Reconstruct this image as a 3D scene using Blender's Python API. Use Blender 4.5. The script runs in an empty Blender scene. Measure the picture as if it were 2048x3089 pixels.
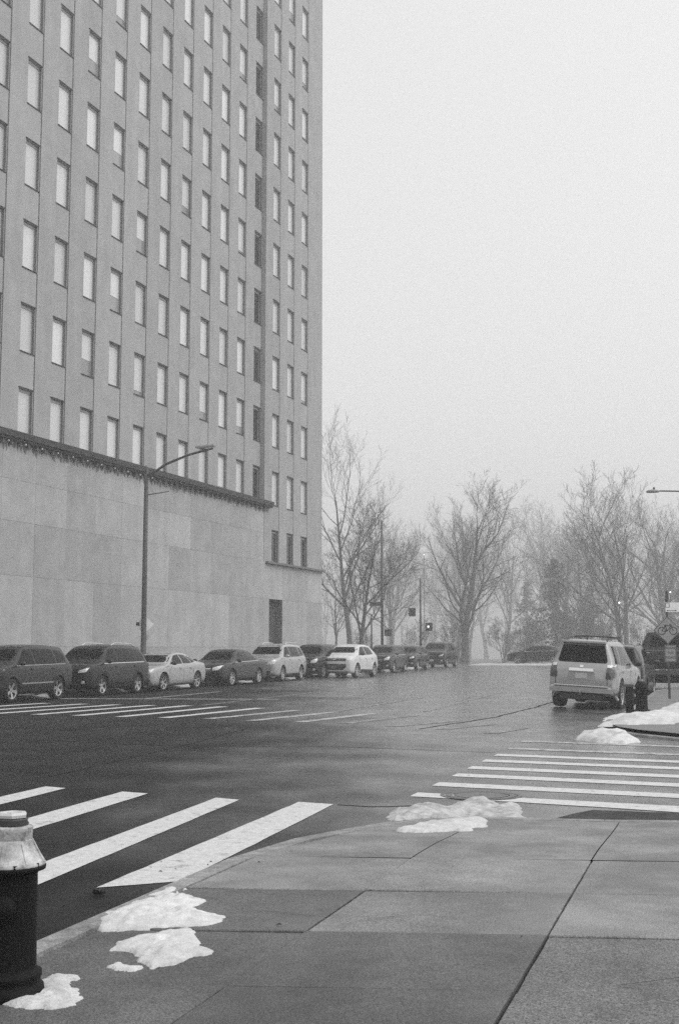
import bpy, bmesh, math, random
from mathutils import Vector, Matrix, noise
from mathutils.bvhtree import BVHTree
R = math.radians
sc = bpy.context.scene
COL = sc.collection
random.seed(7)

# ------------------------------------------------------------------ camera
cam_d = bpy.data.cameras.new('camera'); cam = bpy.data.objects.new('camera', cam_d); COL.objects.link(cam)
cam_d.sensor_fit = 'VERTICAL'; cam_d.sensor_height = 36.0; cam_d.lens = 42.54
cam_d.clip_start = 0.1; cam_d.clip_end = 3000
cam.location = (0, 0, 1.7); cam.rotation_euler = (R(90 + 6.41), 0, R(17.2))
sc.camera = cam

# ------------------------------------------------------------------ sky, sun, exposure
SUN_EL, SUN_AZ = 52, 88           # a soft sun behind the overcast, from the right
w = bpy.data.worlds.new('World'); sc.world = w; w.use_nodes = True
nt = w.node_tree; nt.nodes.clear()
sky = nt.nodes.new('ShaderNodeTexSky'); sky.sky_type = 'NISHITA'; sky.sun_disc = False
sky.sun_elevation = R(SUN_EL); sky.sun_rotation = R(SUN_AZ)
sky.air_density = 1.0; sky.dust_density = 8.0; sky.ozone_density = 1.0
bw = nt.nodes.new('ShaderNodeRGBToBW'); bg = nt.nodes.new('ShaderNodeBackground'); out = nt.nodes.new('ShaderNodeOutputWorld')
bg.inputs['Strength'].default_value = 0.12
ev = nt.nodes.new('ShaderNodeMath'); ev.operation = 'POWER'; ev.inputs[1].default_value = 0.28      # cloud cover evens the sky out
gn = nt.nodes.new('ShaderNodeMath'); gn.operation = 'MULTIPLY'; gn.inputs[1].default_value = 4.8
nt.links.new(sky.outputs[0], bw.inputs[0]); nt.links.new(bw.outputs[0], ev.inputs[0]); nt.links.new(ev.outputs[0], gn.inputs[0]); nt.links.new(gn.outputs[0], bg.inputs[0]); nt.links.new(bg.outputs[0], out.inputs[0])
sun_d = bpy.data.lights.new('sun', 'SUN'); sun = bpy.data.objects.new('sun', sun_d); COL.objects.link(sun)
sun_d.energy = 0.78; sun_d.angle = R(40); sun_d.color = (1, 1, 1)
_az = R(SUN_AZ)
_sv = Vector((math.sin(_az) * math.cos(R(SUN_EL)), math.cos(_az) * math.cos(R(SUN_EL)), math.sin(R(SUN_EL))))
sun.rotation_euler = _sv.to_track_quat('Z', 'Y').to_euler()
vs = sc.view_settings; vs.view_transform = 'Standard'; vs.look = 'None'; vs.gamma = 1; vs.use_curve_mapping = False
vs.exposure = 0.34
sc.cycles.max_bounces = 6; sc.cycles.diffuse_bounces = 3; sc.cycles.glossy_bounces = 3
sc.cycles.use_denoising = False; sc.cycles.sample_clamp_indirect = 2.0; sc.cycles.volume_bounces = 2; sc.cycles.transparent_max_bounces = 8
sc.cycles.caustics_reflective = False; sc.cycles.caustics_refractive = False
HAZE = 0.0022

# ------------------------------------------------------------------ materials (all neutral: a black and white scene)
def mat(name, v, rough=0.8, var=0.0, scale=4.0, bump=0.0, bscale=None, metal=0.0, coat=0.0, rvar=0.0, spec=0.5, detail=6.0, obj_var=0.0, streak=0.0, speck=0.0, stain=0.0):
    m = bpy.data.materials.new(name); m.use_nodes = True
    t = m.node_tree; b = t.nodes['Principled BSDF']; L = t.links
    b.inputs['Base Color'].default_value = (v, v, v, 1); b.inputs['Roughness'].default_value = rough
    b.inputs['Metallic'].default_value = metal; b.inputs['Specular IOR Level'].default_value = spec
    if coat: b.inputs['Coat Weight'].default_value = coat; b.inputs['Coat Roughness'].default_value = 0.1
    tc = t.nodes.new('ShaderNodeTexCoord')
    col = None
    if var or rvar:
        n = t.nodes.new('ShaderNodeTexNoise'); n.inputs['Scale'].default_value = scale; n.inputs['Detail'].default_value = detail
        n.inputs['Roughness'].default_value = 0.65
        L.new(tc.outputs['Object'], n.inputs['Vector'])
        if var:
            mr = t.nodes.new('ShaderNodeMapRange'); mr.inputs[1].default_value = 0.28; mr.inputs[2].default_value = 0.72
            mr.inputs[3].default_value = v * (1 - var); mr.inputs[4].default_value = v * (1 + var)
            L.new(n.outputs['Fac'], mr.inputs[0]); col = mr.outputs[0]
        if rvar:
            mr2 = t.nodes.new('ShaderNodeMapRange'); mr2.inputs[1].default_value = 0.3; mr2.inputs[2].default_value = 0.7
            mr2.inputs[3].default_value = max(0.03, rough - rvar); mr2.inputs[4].default_value = min(1, rough + rvar)
            n2 = t.nodes.new('ShaderNodeTexNoise'); n2.inputs['Scale'].default_value = scale * 0.37; n2.inputs['Detail'].default_value = 4
            L.new(tc.outputs['Object'], n2.inputs['Vector']); L.new(n2.outputs['Fac'], mr2.inputs[0]); L.new(mr2.outputs[0], b.inputs['Roughness'])
    if obj_var:
        oi = t.nodes.new('ShaderNodeObjectInfo'); mm = t.nodes.new('ShaderNodeMapRange')
        mm.inputs[3].default_value = 1 - obj_var; mm.inputs[4].default_value = 1 + obj_var
        L.new(oi.outputs['Random'], mm.inputs[0])
        mu = t.nodes.new('ShaderNodeMath'); mu.operation = 'MULTIPLY'; L.new(mm.outputs[0], mu.inputs[0])
        if col is not None: L.new(col, mu.inputs[1])
        else: mu.inputs[1].default_value = v
        col = mu.outputs[0]
    for amt, sc_, lo, hi in ((speck, 120.0, .35, .65), (stain, 0.9, .40, .60)):       # aggregate grain; old stains and damp blotches
        if not amt: continue
        n4 = t.nodes.new('ShaderNodeTexNoise'); n4.inputs['Scale'].default_value = sc_; n4.inputs['Detail'].default_value = 3 if sc_ > 10 else 9
        n4.inputs['Roughness'].default_value = .6 if sc_ > 10 else .74; geo4 = t.nodes.new('ShaderNodeNewGeometry'); L.new(geo4.outputs['Position'], n4.inputs['Vector'])
        m4 = t.nodes.new('ShaderNodeMapRange'); m4.inputs[1].default_value = lo; m4.inputs[2].default_value = hi; m4.inputs[3].default_value = 1 - amt; m4.inputs[4].default_value = 1 + amt * (1 if sc_ > 10 else .35)
        L.new(n4.outputs['Fac'], m4.inputs[0]); u4 = t.nodes.new('ShaderNodeMath'); u4.operation = 'MULTIPLY'; L.new(m4.outputs[0], u4.inputs[0])
        if col is not None: L.new(col, u4.inputs[1])
        else: u4.inputs[1].default_value = v
        col = u4.outputs[0]
    if streak:                       # rain streaks and soot running down a wall
        mp = t.nodes.new('ShaderNodeMapping'); mp.inputs['Scale'].default_value = (1.2, 1.2, 0.12)
        geo = t.nodes.new('ShaderNodeNewGeometry')
        n3 = t.nodes.new('ShaderNodeTexNoise'); n3.inputs['Scale'].default_value = 1.6; n3.inputs['Detail'].default_value = 5
        L.new(geo.outputs['Position'], mp.inputs[0]); L.new(mp.outputs[0], n3.inputs['Vector'])
        m3 = t.nodes.new('ShaderNodeMapRange'); m3.inputs[1].default_value = 0.3; m3.inputs[2].default_value = 0.75
        m3.inputs[3].default_value = 1 + streak * .4; m3.inputs[4].default_value = 1 - streak
        L.new(n3.outputs['Fac'], m3.inputs[0])
        mu2 = t.nodes.new('ShaderNodeMath'); mu2.operation = 'MULTIPLY'; L.new(m3.outputs[0], mu2.inputs[0])
        if col is not None: L.new(col, mu2.inputs[1])
        else: mu2.inputs[1].default_value = v
        col = mu2.outputs[0]
    if col is not None:
        cc = t.nodes.new('ShaderNodeCombineColor')
        for i in range(3): L.new(col, cc.inputs[i])
        L.new(cc.outputs[0], b.inputs['Base Color'])
    if bump:
        nb = t.nodes.new('ShaderNodeTexNoise'); nb.inputs['Scale'].default_value = bscale or scale * 10; nb.inputs['Detail'].default_value = 5
        L.new(tc.outputs['Object'], nb.inputs['Vector'])
        bp = t.nodes.new('ShaderNodeBump'); bp.inputs['Strength'].default_value = 1.0; bp.inputs['Distance'].default_value = bump
        L.new(nb.outputs['Fac'], bp.inputs['Height']); L.new(bp.outputs[0], b.inputs['Normal'])
    return m

def emit(name, v, s):
    m = bpy.data.materials.new(name); m.use_nodes = True
    b = m.node_tree.nodes['Principled BSDF']; b.inputs['Base Color'].default_value = (v, v, v, 1)
    b.inputs['Emission Color'].default_value = (1, 1, 1, 1); b.inputs['Emission Strength'].default_value = s
    return m

M = {}
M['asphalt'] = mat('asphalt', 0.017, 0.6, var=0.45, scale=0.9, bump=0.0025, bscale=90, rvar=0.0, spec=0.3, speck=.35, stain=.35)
def painted_sheen(m, line_x, slope, y0, soft, dull=(.62, .15), glossy=(.20, .9), lighten=7.5):
    """reflected sky painted in along a wandering line: smoother, glossier, paler on one side"""
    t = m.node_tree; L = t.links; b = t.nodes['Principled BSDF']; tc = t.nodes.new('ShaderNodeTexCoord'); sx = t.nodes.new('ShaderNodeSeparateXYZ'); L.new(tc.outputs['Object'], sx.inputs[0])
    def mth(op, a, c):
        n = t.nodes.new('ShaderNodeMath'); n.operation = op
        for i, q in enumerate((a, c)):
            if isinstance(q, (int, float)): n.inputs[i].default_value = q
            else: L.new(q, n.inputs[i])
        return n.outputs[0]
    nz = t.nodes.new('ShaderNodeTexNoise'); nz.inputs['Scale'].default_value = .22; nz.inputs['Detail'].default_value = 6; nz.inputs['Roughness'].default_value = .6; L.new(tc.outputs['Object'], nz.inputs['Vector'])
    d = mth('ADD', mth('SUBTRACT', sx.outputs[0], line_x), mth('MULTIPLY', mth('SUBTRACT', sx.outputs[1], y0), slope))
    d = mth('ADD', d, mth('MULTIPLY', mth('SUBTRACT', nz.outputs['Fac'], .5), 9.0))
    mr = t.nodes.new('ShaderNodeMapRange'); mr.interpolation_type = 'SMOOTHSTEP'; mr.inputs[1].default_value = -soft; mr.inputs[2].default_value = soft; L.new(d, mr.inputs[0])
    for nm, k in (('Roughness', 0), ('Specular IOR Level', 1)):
        q = t.nodes.new('ShaderNodeMapRange'); q.inputs[3].default_value = dull[k]; q.inputs[4].default_value = glossy[k]; L.new(mr.outputs[0], q.inputs[0]); L.new(q.outputs[0], b.inputs[nm])
    lk = b.inputs['Base Color'].links[0]; src = lk.from_socket                # colour also lightened there, standing in for reflected sky
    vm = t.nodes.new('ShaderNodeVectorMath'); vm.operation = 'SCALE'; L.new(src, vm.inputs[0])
    q = t.nodes.new('ShaderNodeMapRange'); q.inputs[3].default_value = 1; q.inputs[4].default_value = lighten; L.new(mr.outputs[0], q.inputs[0]); L.new(q.outputs[0], vm.inputs['Scale']); L.new(vm.outputs[0], b.inputs['Base Color'])
painted_sheen(M['asphalt'], -5.2, .36, 17, 3.2)  # the road's bright reflection, painted into the right-hand side
M['ground'] = mat('ground', 0.10, 0.95, var=0.5, scale=0.3, bump=0.05, bscale=3)
M['paint'] = mat('road_paint', 0.60, 0.55, var=0.2, scale=14, bump=0.002, bscale=120, speck=.2)
M['paint_worn'] = mat('worn_road_paint', 0.46, 0.5, var=0.5, scale=9, bump=0.003, bscale=120)
M['paint_faint'] = mat('faint_road_paint', 0.30, 0.5, var=0.5, scale=6, bump=0.003, bscale=120)
def wear(m, lo, hi, sc_=5.0, base=.04):
    """paint rubbed through to the asphalt in cracks and patches"""
    t = m.node_tree; L = t.links; b = t.nodes['Principled BSDF']; src = b.inputs['Base Color'].links[0].from_socket
    g_ = t.nodes.new('ShaderNodeNewGeometry'); n = t.nodes.new('ShaderNodeTexNoise'); n.inputs['Scale'].default_value = sc_; n.inputs['Detail'].default_value = 12; n.inputs['Roughness'].default_value = .72; L.new(g_.outputs['Position'], n.inputs['Vector'])
    r_ = t.nodes.new('ShaderNodeMapRange'); r_.inputs[1].default_value = lo; r_.inputs[2].default_value = hi; L.new(n.outputs['Fac'], r_.inputs[0])
    mx = t.nodes.new('ShaderNodeMix'); mx.data_type = 'RGBA'; mx.inputs[6].default_value = (base,) * 3 + (1,); L.new(r_.outputs[0], mx.inputs[0]); L.new(src, mx.inputs[7]); L.new(mx.outputs[2], b.inputs['Base Color'])
wear(M['paint'], .29, .44, base=.12); wear(M['paint_worn'], .36, .54, base=.10); wear(M['paint_faint'], .40, .60, base=.11)
M['concrete_damp_vignette'] = mat('damp_vignette_concrete', 0.12, 0.6, var=0.2, scale=1.7, bump=0.004, bscale=140, rvar=0.1, obj_var=0.12, speck=.6, stain=.32)  # damp flags; part of the dark is corner vignetting put into the colour
M['concrete'] = mat('concrete', 0.235, 0.65, var=0.16, scale=2.3, bump=0.004, bscale=140, rvar=0.08, obj_var=0.12, speck=.55, stain=.28)
M['concrete_dark'] = mat('rough_concrete', 0.16, 0.8, var=0.3, scale=38, bump=0.008, bscale=60, speck=.7, stain=.25)
M['ramp'] = mat('ramp_concrete', 0.23, 0.62, var=0.22, scale=1.6, bump=0.004, bscale=120, speck=.5, stain=.34)
M['joint'] = mat('joint_dirt', 0.035, 0.95, var=0.4, scale=20)
M['kerb'] = mat('kerb_stone', 0.27, 0.7, var=0.4, scale=9, bump=0.008, bscale=50, speck=.4, stain=.35)
M['farwalk'] = mat('far_pavement', 0.17, 0.7, var=0.25, scale=1.5, bump=0.004, bscale=40)
M['snow'] = mat('snow', 0.63, 0.75, var=0.16, scale=11, bump=0.006, bscale=60, speck=.14, stain=.22)
M['old_snow'] = mat('dirty_snow', 0.44, 0.8, var=0.45, scale=9, bump=0.012, bscale=25)
M['wall'] = mat('limestone_panel', 0.385, 0.85, var=0.06, scale=1.0, bump=0.002, bscale=30, streak=0.10, obj_var=.05, stain=.08)
M['slab'] = mat('limestone_slab', 0.42, 0.85, var=0.08, scale=0.7, bump=0.002, bscale=25, obj_var=0.13, streak=0.10, stain=.10)
M['core'] = mat('dark_joint', 0.06, 0.9)
M['frame'] = mat('window_frame', 0.42, 0.5)
M['reveal'] = mat('metal_reveal', 0.15, 0.6, var=0.2, scale=3)
M['blind'] = mat('blind_behind_glass', 0.68, 0.35, coat=0.6, obj_var=0.16)
M['dark_pane'] = mat('dark_pane', 0.03, 0.12, obj_var=0.4)
M['ledge'] = mat('sooty_bronze', 0.035, 0.75, var=0.5, scale=5, bump=0.01, bscale=20)
M['soot'] = mat('soot_stain', 0.15, 0.9, var=0.6, scale=6)
M['pale'] = mat('pale_metal', 0.6, 0.5)
M['iron'] = mat('black_iron', 0.005, 0.7, var=0.3, scale=30, bump=0.002, bscale=60, spec=0.2)
M['silver'] = mat('silver_paint', 0.52, 0.6, var=0.45, scale=9, bump=0.004, bscale=40, streak=0.25, speck=.15, stain=.3)
wear(M['silver'], .34, .5, 16.0, .12)
M['steel'] = mat('dark_steel', 0.06, 0.55, var=0.3, scale=8)
M['galv'] = mat('galvanised', 0.30, 0.45, var=0.2, scale=10)
M['bark'] = mat('bark', 0.07, 0.95, var=0.4, scale=8, bump=0.02, bscale=12)
M['needles'] = mat('needles', 0.05, 0.8, var=0.4, scale=3)
M['leaf'] = mat('dead_leaf', 0.03, 0.8)
M['glass'] = mat('car_glass', 0.002, 0.08, spec=0.10)
M['side_glass'] = mat('side_glass', 0.003, 0.06, spec=0.16)
M['black'] = mat('black_plastic', 0.018, 0.55)
M['void'] = mat('wheel_well', 0.008, 0.95, spec=0.1)
M['tyre'] = mat('tyre', 0.02, 0.85)
M['rim'] = mat('alloy', 0.6, 0.28, metal=0.8)
M['chrome'] = mat('chrome', 0.75, 0.15, metal=1.0)
M['lamp'] = mat('headlamp', 0.70, 0.10, coat=1.0, var=0.5, scale=18)
M['tail'] = mat('tail_lamp', 0.035, 0.12, coat=1.0)
M['plate'] = mat('number_plate', 0.50, 0.5, var=0.3, scale=25)
M['grey_sign'] = mat('sign_sheet', 0.30, 0.6, var=0.08, scale=12)
M['white_sign'] = mat('white_sign', 0.86, 0.5, var=0.06, scale=10)
M['sign_black'] = mat('sign_black', 0.02, 0.6)
def paint(v, metal=0.0, rough=0.32):
    return mat('car_paint', v, rough, metal=metal, coat=0.8, var=0.08, scale=3) if v > .2 else mat('car_paint', v * .6, .4, coat=0.55, var=0.1, scale=3, spec=.15)

# ------------------------------------------------------------------ object helpers
def tag(o, label=None, cat=None, group=None, kind=None):
    if label: o['label'] = label
    if cat: o['category'] = cat
    if group: o['group'] = group
    if kind: o['kind'] = kind
    return o
def mesh(name, v, f, m, smooth=False):
    me = bpy.data.meshes.new(name); me.from_pydata([tuple(p) for p in v], [], [tuple(q) for q in f])
    for x in (m if isinstance(m, (list, tuple)) else [m]): me.materials.append(x)
    if smooth: me.polygons.foreach_set('use_smooth', [True] * len(me.polygons))
    me.update(); return me
def link(name, me, parent=None, loc=None, rot=None):
    o = bpy.data.objects.new(name, me); COL.objects.link(o)
    if parent: o.parent = parent
    if loc is not None: o.location = loc
    if rot is not None: o.rotation_euler = rot
    return o
def thing(name, label, cat, loc=(0, 0, 0), rot=(0, 0, 0), group=None):
    o = bpy.data.objects.new(name, None); COL.objects.link(o); o.location = loc; o.rotation_euler = rot
    o.empty_display_size = .2
    return tag(o, label, cat, group)
class MB:                                  # collects shapes, links them as one mesh object
    def __init__(s): s.v = []; s.f = []
    def quad(s, a, b, c, d):
        n = len(s.v); s.v += [a, b, c, d]; s.f.append((n, n + 1, n + 2, n + 3))
    def poly(s, pts):
        n = len(s.v); s.v += list(pts); s.f.append(tuple(range(n, n + len(pts))))
    def box(s, x0, x1, y0, y1, z0, z1, ch=0.0):
        n = len(s.v)
        if ch:
            r = [(x0 + ch, x0), (x1 - ch, x1)]
            s.v += [(x0, y0, z0), (x1, y0, z0), (x1, y1, z0), (x0, y1, z0), (x0, y0, z1 - ch), (x1, y0, z1 - ch), (x1, y1, z1 - ch), (x0, y1, z1 - ch),
                    (x0 + ch, y0 + ch, z1), (x1 - ch, y0 + ch, z1), (x1 - ch, y1 - ch, z1), (x0 + ch, y1 - ch, z1)]
            s.f += [(n + 3, n + 2, n + 1, n)] + [(n + i, n + (i + 1) % 4, n + 4 + (i + 1) % 4, n + 4 + i) for i in range(4)] + \
                   [(n + 4 + i, n + 4 + (i + 1) % 4, n + 8 + (i + 1) % 4, n + 8 + i) for i in range(4)] + [(n + 8, n + 9, n + 10, n + 11)]
            return
        s.v += [(x0, y0, z0), (x1, y0, z0), (x1, y1, z0), (x0, y1, z0), (x0, y0, z1), (x1, y0, z1), (x1, y1, z1), (x0, y1, z1)]
        s.f += [(n + 3, n + 2, n + 1, n), (n + 4, n + 5, n + 6, n + 7)] + [(n + i, n + (i + 1) % 4, n + 4 + (i + 1) % 4, n + 4 + i) for i in range(4)]
    def tube(s, pts, rad, k=8, cap=True):
        pts = [Vector(p) for p in pts]; rs = rad if isinstance(rad, (list, tuple)) else [rad] * len(pts)
        n0 = len(s.v); up = None
        for i, p in enumerate(pts):
            d = (pts[min(i + 1, len(pts) - 1)] - pts[max(i - 1, 0)]).normalized()
            if up is None: up = Vector((0, 0, 1)) if abs(d.z) < .9 else Vector((1, 0, 0))
            a = d.cross(up).normalized(); b = d.cross(a).normalized(); up = -b if False else up
            for j in range(k):
                t = 2 * math.pi * j / k; s.v.append(tuple(p + (a * math.cos(t) + b * math.sin(t)) * rs[i]))
        for i in range(len(pts) - 1):
            for j in range(k):
                q = n0 + i * k; s.f.append((q + j, q + (j + 1) % k, q + k + (j + 1) % k, q + k + j))
        if cap:
            s.f.append(tuple(n0 + j for j in range(k))[::-1]); e = n0 + (len(pts) - 1) * k; s.f.append(tuple(e + j for j in range(k)))
    def lathe(s, prof, k=32, c=(0, 0, 0), axis='z'):
        n0 = len(s.v)
        for r, h in prof:
            for j in range(k):
                t = 2 * math.pi * j / k; x, y = r * math.cos(t), r * math.sin(t)
                s.v.append((c[0] + x, c[1] + y, c[2] + h) if axis == 'z' else (c[0] + h, c[1] + x, c[2] + y))
        for i in range(len(prof) - 1):
            for j in range(k):
                q = n0 + i * k; s.f.append((q + j, q + (j + 1) % k, q + k + (j + 1) % k, q + k + j))
    def build(s, name, m, parent=None, smooth=False, loc=None, rot=None): return link(name, mesh(name, s.v, s.f, m, smooth), parent, loc, rot)

def lerp(a, b, t): return a + (b - a) * t
def interp(tab, x):
    if x <= tab[0][0]: return tab[0][1]
    for (a, b), (c, d) in zip(tab, tab[1:]):
        if x <= c: return b + (d - b) * (x - a) / (c - a)
    return tab[-1][1]
GZ = [(-100, 0), (20, 0), (31, .10), (66, .12), (80, .18), (97, .30), (104, .33), (110, .30), (122, -.2), (200, -.9), (700, -4)]
def gz(y): return interp(GZ, y)

# ------------------------------------------------------------------ ground, road, pavements
KERB = [(-3.62, -8), (-3.62, 8.8), (-3.57, 10.2), (-3.33, 11.3), (-2.98, 12.0), (-2.4, 12.3), (-1.72, 12.42), (-1.11, 12.42), (-.42, 12.5), (3, 12.7), (16, 13.2)]
KX = [(p[0], p[1]) for p in KERB[2:]]
def kerb_y(x): return interp(KX, x)
def road_z(x, y):
    z = gz(y)
    if x > -3.2 and y < 16.5:                                        # gutter dip along the side street's near kerb
        d = (y - kerb_y(x)) * .92
        fade = min(1, max(0, (x + 3.2) / 1.4))
        if d < 1.25: z -= .06 * fade * (0.5 + 0.5 * math.cos(math.pi * max(0, d) / 1.25))
    if x > -4.8 and 27 < y < 60: z -= .055 * min(1, (x + 4.8) / 2.4) * min(1, (y - 27) / 4)   # crossfall at the far kerb
    return z

def grid(xs, ys, zf):
    v = [(x, y, zf(x, y)) for y in ys for x in xs]; n = len(xs)
    return v, [(j * n + i, j * n + i + 1, (j + 1) * n + i + 1, (j + 1) * n + i) for j in range(len(ys) - 1) for i in range(n - 1)]
def frange(a, b, s):
    o = []; 
    while a < b - 1e-6: o.append(round(a, 4)); a += s
    return o + [b]
v, f = grid(frange(-350, 350, 50), [-60, -20, 20, 31, 66, 80, 97, 104, 120, 160, 200, 300, 450, 560], lambda x, y: gz(y) - .12)
g = link('ground', mesh('ground', v, f, M['ground'])); tag(g, kind='structure')
xs = sorted(set([-70, -40, -24, -16, -10, -6] + frange(-5, 4, .2) + [6, 9, 14, 20, 40, 60]))
ys = sorted(set([-20, -5, 4, 8, 10] + frange(10.4, 17, .2) + [18, 20, 24, 27, 29, 31, 36, 45, 55, 60, 66, 80, 97, 104, 120, 126]))
v, f = grid(xs, ys, road_z)
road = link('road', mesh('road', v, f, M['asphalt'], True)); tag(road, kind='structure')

def marking(name, quad, m, n=6, lift=.005, rag=0.012, seed=0):
    """a painted mark: quad a-b-c-d (a-b one long edge, d-c the other), laid on the road surface"""
    a, b, c, d = [Vector((p[0], p[1])) for p in quad]
    v = []; k = 4
    for i in range(n + 1):
        t = i / n; p = a.lerp(b, t); q = d.lerp(c, t)
        for j in range(k + 1):
            w_ = p.lerp(q, j / k)
            if j in (0, k) or i in (0, n):
                w_ = w_ + Vector((noise.noise((w_.x * 3, w_.y * 3, seed)), noise.noise((w_.x * 3, w_.y * 3, seed + 9)))) * rag
            v.append((w_.x, w_.y, road_z(w_.x, w_.y) + lift))
    f = [(i * (k + 1) + j, i * (k + 1) + j + 1, (i + 1) * (k + 1) + j + 1, (i + 1) * (k + 1) + j) for i in range(n) for j in range(k)]
    return link(name, mesh(name, v, f, m), road)
# near crossing over the avenue: bars run along it
for i, q in enumerate([((-4.27, 7.95), (-4.48, 12.94), (-4.05, 12.87), (-3.80, 8.35)),
                       ((-5.10, 7.8), (-5.50, 13.03), (-5.18, 12.92), (-4.72, 7.9)),
                       ((-6.45, 7.9), (-6.80, 13.24), (-6.42, 13.17), (-6.02, 7.9)),
                       ((-7.65, 8.0), (-7.95, 13.45), (-7.62, 13.36), (-7.25, 8.0)),
                       ((-8.9, 8.2), (-9.2, 13.7), (-8.8, 13.6), (-8.4, 8.2))]):
    marking('crosswalk_bar', q, M['paint'], 18, seed=i)
# far crossing over the avenue
FB = [((-19.9, 26.9), (-18.5, 31.5)), ((-18.7, 26.8), (-17.2, 31.4)), ((-17.45, 26.75), (-16.1, 31.3)), ((-16.26, 26.68), (-15.01, 31.24)), ((-15.07, 26.59), (-13.94, 31.37)), ((-13.84, 26.45), (-12.80, 31.13)), ((-12.66, 26.37), (-11.57, 30.74)), ((-11.51, 26.31), (-10.29, 30.05)),
      ((-10.32, 25.99), (-9.10, 29.57)), ((-9.09, 25.85), (-8.01, 29.25)), ((-8.01, 25.68), (-6.86, 28.83)), ((-6.78, 25.10), (-5.49, 27.26)), ((-5.58, 24.58), (-4.59, 26.39)), ((-4.45, 23.79), (-3.74, 25.48))]
for i, (a, b) in enumerate(FB):
    h = .31
    marking('crosswalk_bar', ((a[0], a[1]), (b[0] - h, b[1]), (b[0], b[1]), (a[0] + h, a[1] + .05)), M['paint'] if i < 7 else M['paint_worn'] if i < 10 else M['paint_faint'], 12, rag=.03, seed=20 + i)
# crossing over the side street: bars run along that street
for i, y0 in enumerate([14.0, 15.14, 16.29, 17.35, 18.47, 19.5, 20.73, 22.2]):
    sl = -.13; x1 = 2.6; hw = (.20, .21, .20, .20, .19, .18, .16, .14)[i]
    marking('crosswalk_bar', ((-3.43, y0 + hw), (x1, y0 + hw + sl * (x1 + 3.43)), (x1, y0 - hw + sl * (x1 + 3.43)), (-3.43, y0 - hw)), M['paint'] if i < 6 else M['paint_worn'], 24, seed=40 + i)
def crack(pts, w_, m, parent, zf, seed):
    mb = MB(); P = []
    for (a, b) in zip(pts, pts[1:]):
        n = max(2, int((Vector(b) - Vector(a)).length / .25)); P += [Vector(a).lerp(Vector(b), i / n) for i in range(n)]
    P.append(Vector(pts[-1])); L_, R_ = [], []
    for i, p in enumerate(P):
        t = (P[min(i + 1, len(P) - 1)] - P[max(i - 1, 0)]).normalized(); s_ = Vector((-t.y, t.x)); o = noise.noise((p.x * 2.5, p.y * 2.5, seed)) * w_ * 1.5; ww = w_ * (.6 + .7 * abs(noise.noise((p.x * 6, p.y * 6, seed + 3))))
        L_.append(p + s_ * (o + ww)); R_.append(p + s_ * (o - ww))
    for i in range(len(P) - 1): mb.quad(*[(q.x, q.y, zf(q.x, q.y)) for q in (L_[i], L_[i + 1], R_[i + 1], R_[i])])
    return mb.build('crack', m, parent)
rzl = lambda x, y: road_z(x, y) + .003
M['crack'] = mat('tar_seam', .012, .8, var=.4, scale=8, spec=.1)
crack([(-5.9, 24.6), (-5.0, 28.8), (-4.75, 33), (-4.7, 40), (-5.0, 48)], .045, M['crack'], road, rzl, 3)
crack([(-4.0, 12.85), (-3.6, 12.8), (-3.2, 13.0)], .03, M['crack'], road, rzl, 7)
crack([(-8.5, 14.5), (-8.9, 19), (-9.4, 24)], .018, M['crack'], road, rzl, 9)
crack([(-12.5, 20.2), (-9.2, 19.6), (-6.3, 20.3), (-3.5, 19.9)], .016, M['crack'], road, rzl, 11)
gut = []                                                              # dark strip: shade of the gutter slope put into colour
for i in range(25):
    x = -1.85 + i * .18; y = kerb_y(x); d = .06 + .86 * min(1, max(0, (x + 1.85) / .5)) * (1 - .35 * min(1, max(0, (x + 1) / 3))) + .10 * noise.noise((x * 1.3, 1, 5)) + .05 * noise.noise((x * 5, 3, 5))
    gut.append((x, y, d))
mb = MB()
for p, q in zip(gut, gut[1:]):
    for k in range(3):
        e = [(p[0], p[1] + p[2] * k / 3), (q[0], q[1] + q[2] * k / 3), (q[0], q[1] + q[2] * (k + 1) / 3), (p[0], p[1] + p[2] * (k + 1) / 3)]
        mb.quad(*[(u_, v_, road_z(u_, v_) + .004) for u_, v_ in e])
mb.build('gutter_shade', mat('gutter_shade_tone', .035, .6, var=.8, scale=3.5, spec=.15, bump=.006, bscale=30), road)
def line(name, p, q, w_, m, seed=0):
    d = (Vector(q) - Vector(p)).normalized(); s = Vector((-d.y, d.x)) * w_ / 2; p, q = Vector(p), Vector(q)
    marking(name, (p + s, q + s, q - s, p - s), m, 14, rag=.02, seed=seed)
line('stop_line', (-21.4, 34.1), (-13.1, 35.9), .34, M['paint_worn'], 60)
line('lane_line', (-17.3, 34.9), (-17.4, 41.5), .14, M['paint_worn'], 61)
line('lane_line', (-13.8, 31.6), (-13.95, 46), .14, M['paint_faint'], 62)
line('lane_line', (-9.3, 29.4), (-9.15, 38.5), .16, M['paint_faint'], 63)
line('lane_line', (-7.1, 30.3), (-7.5, 44), .13, M['paint_faint'], 64)
mb = MB()                                                             # manhole cover with concentric rings
for r0, r1, h in ((.02, .30, .002), (.30, .312, .005), (.33, .40, .002), (.40, .412, .005), (.425, .47, .003)):
    k = 40
    for j in range(k):
        t0, t1 = 2 * math.pi * j / k, 2 * math.pi * (j + 1) / k
        mb.quad(*[(r * math.cos(t), r * math.sin(t), h) for r, t in ((r0, t0), (r1, t0), (r1, t1), (r0, t1))])
mh = mb.build('manhole_cover', mat('worn_iron', .11, .45, var=.4, scale=18), road, loc=(-2.66, 14.12, road_z(-2.66, 14.12) + .007))

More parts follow.
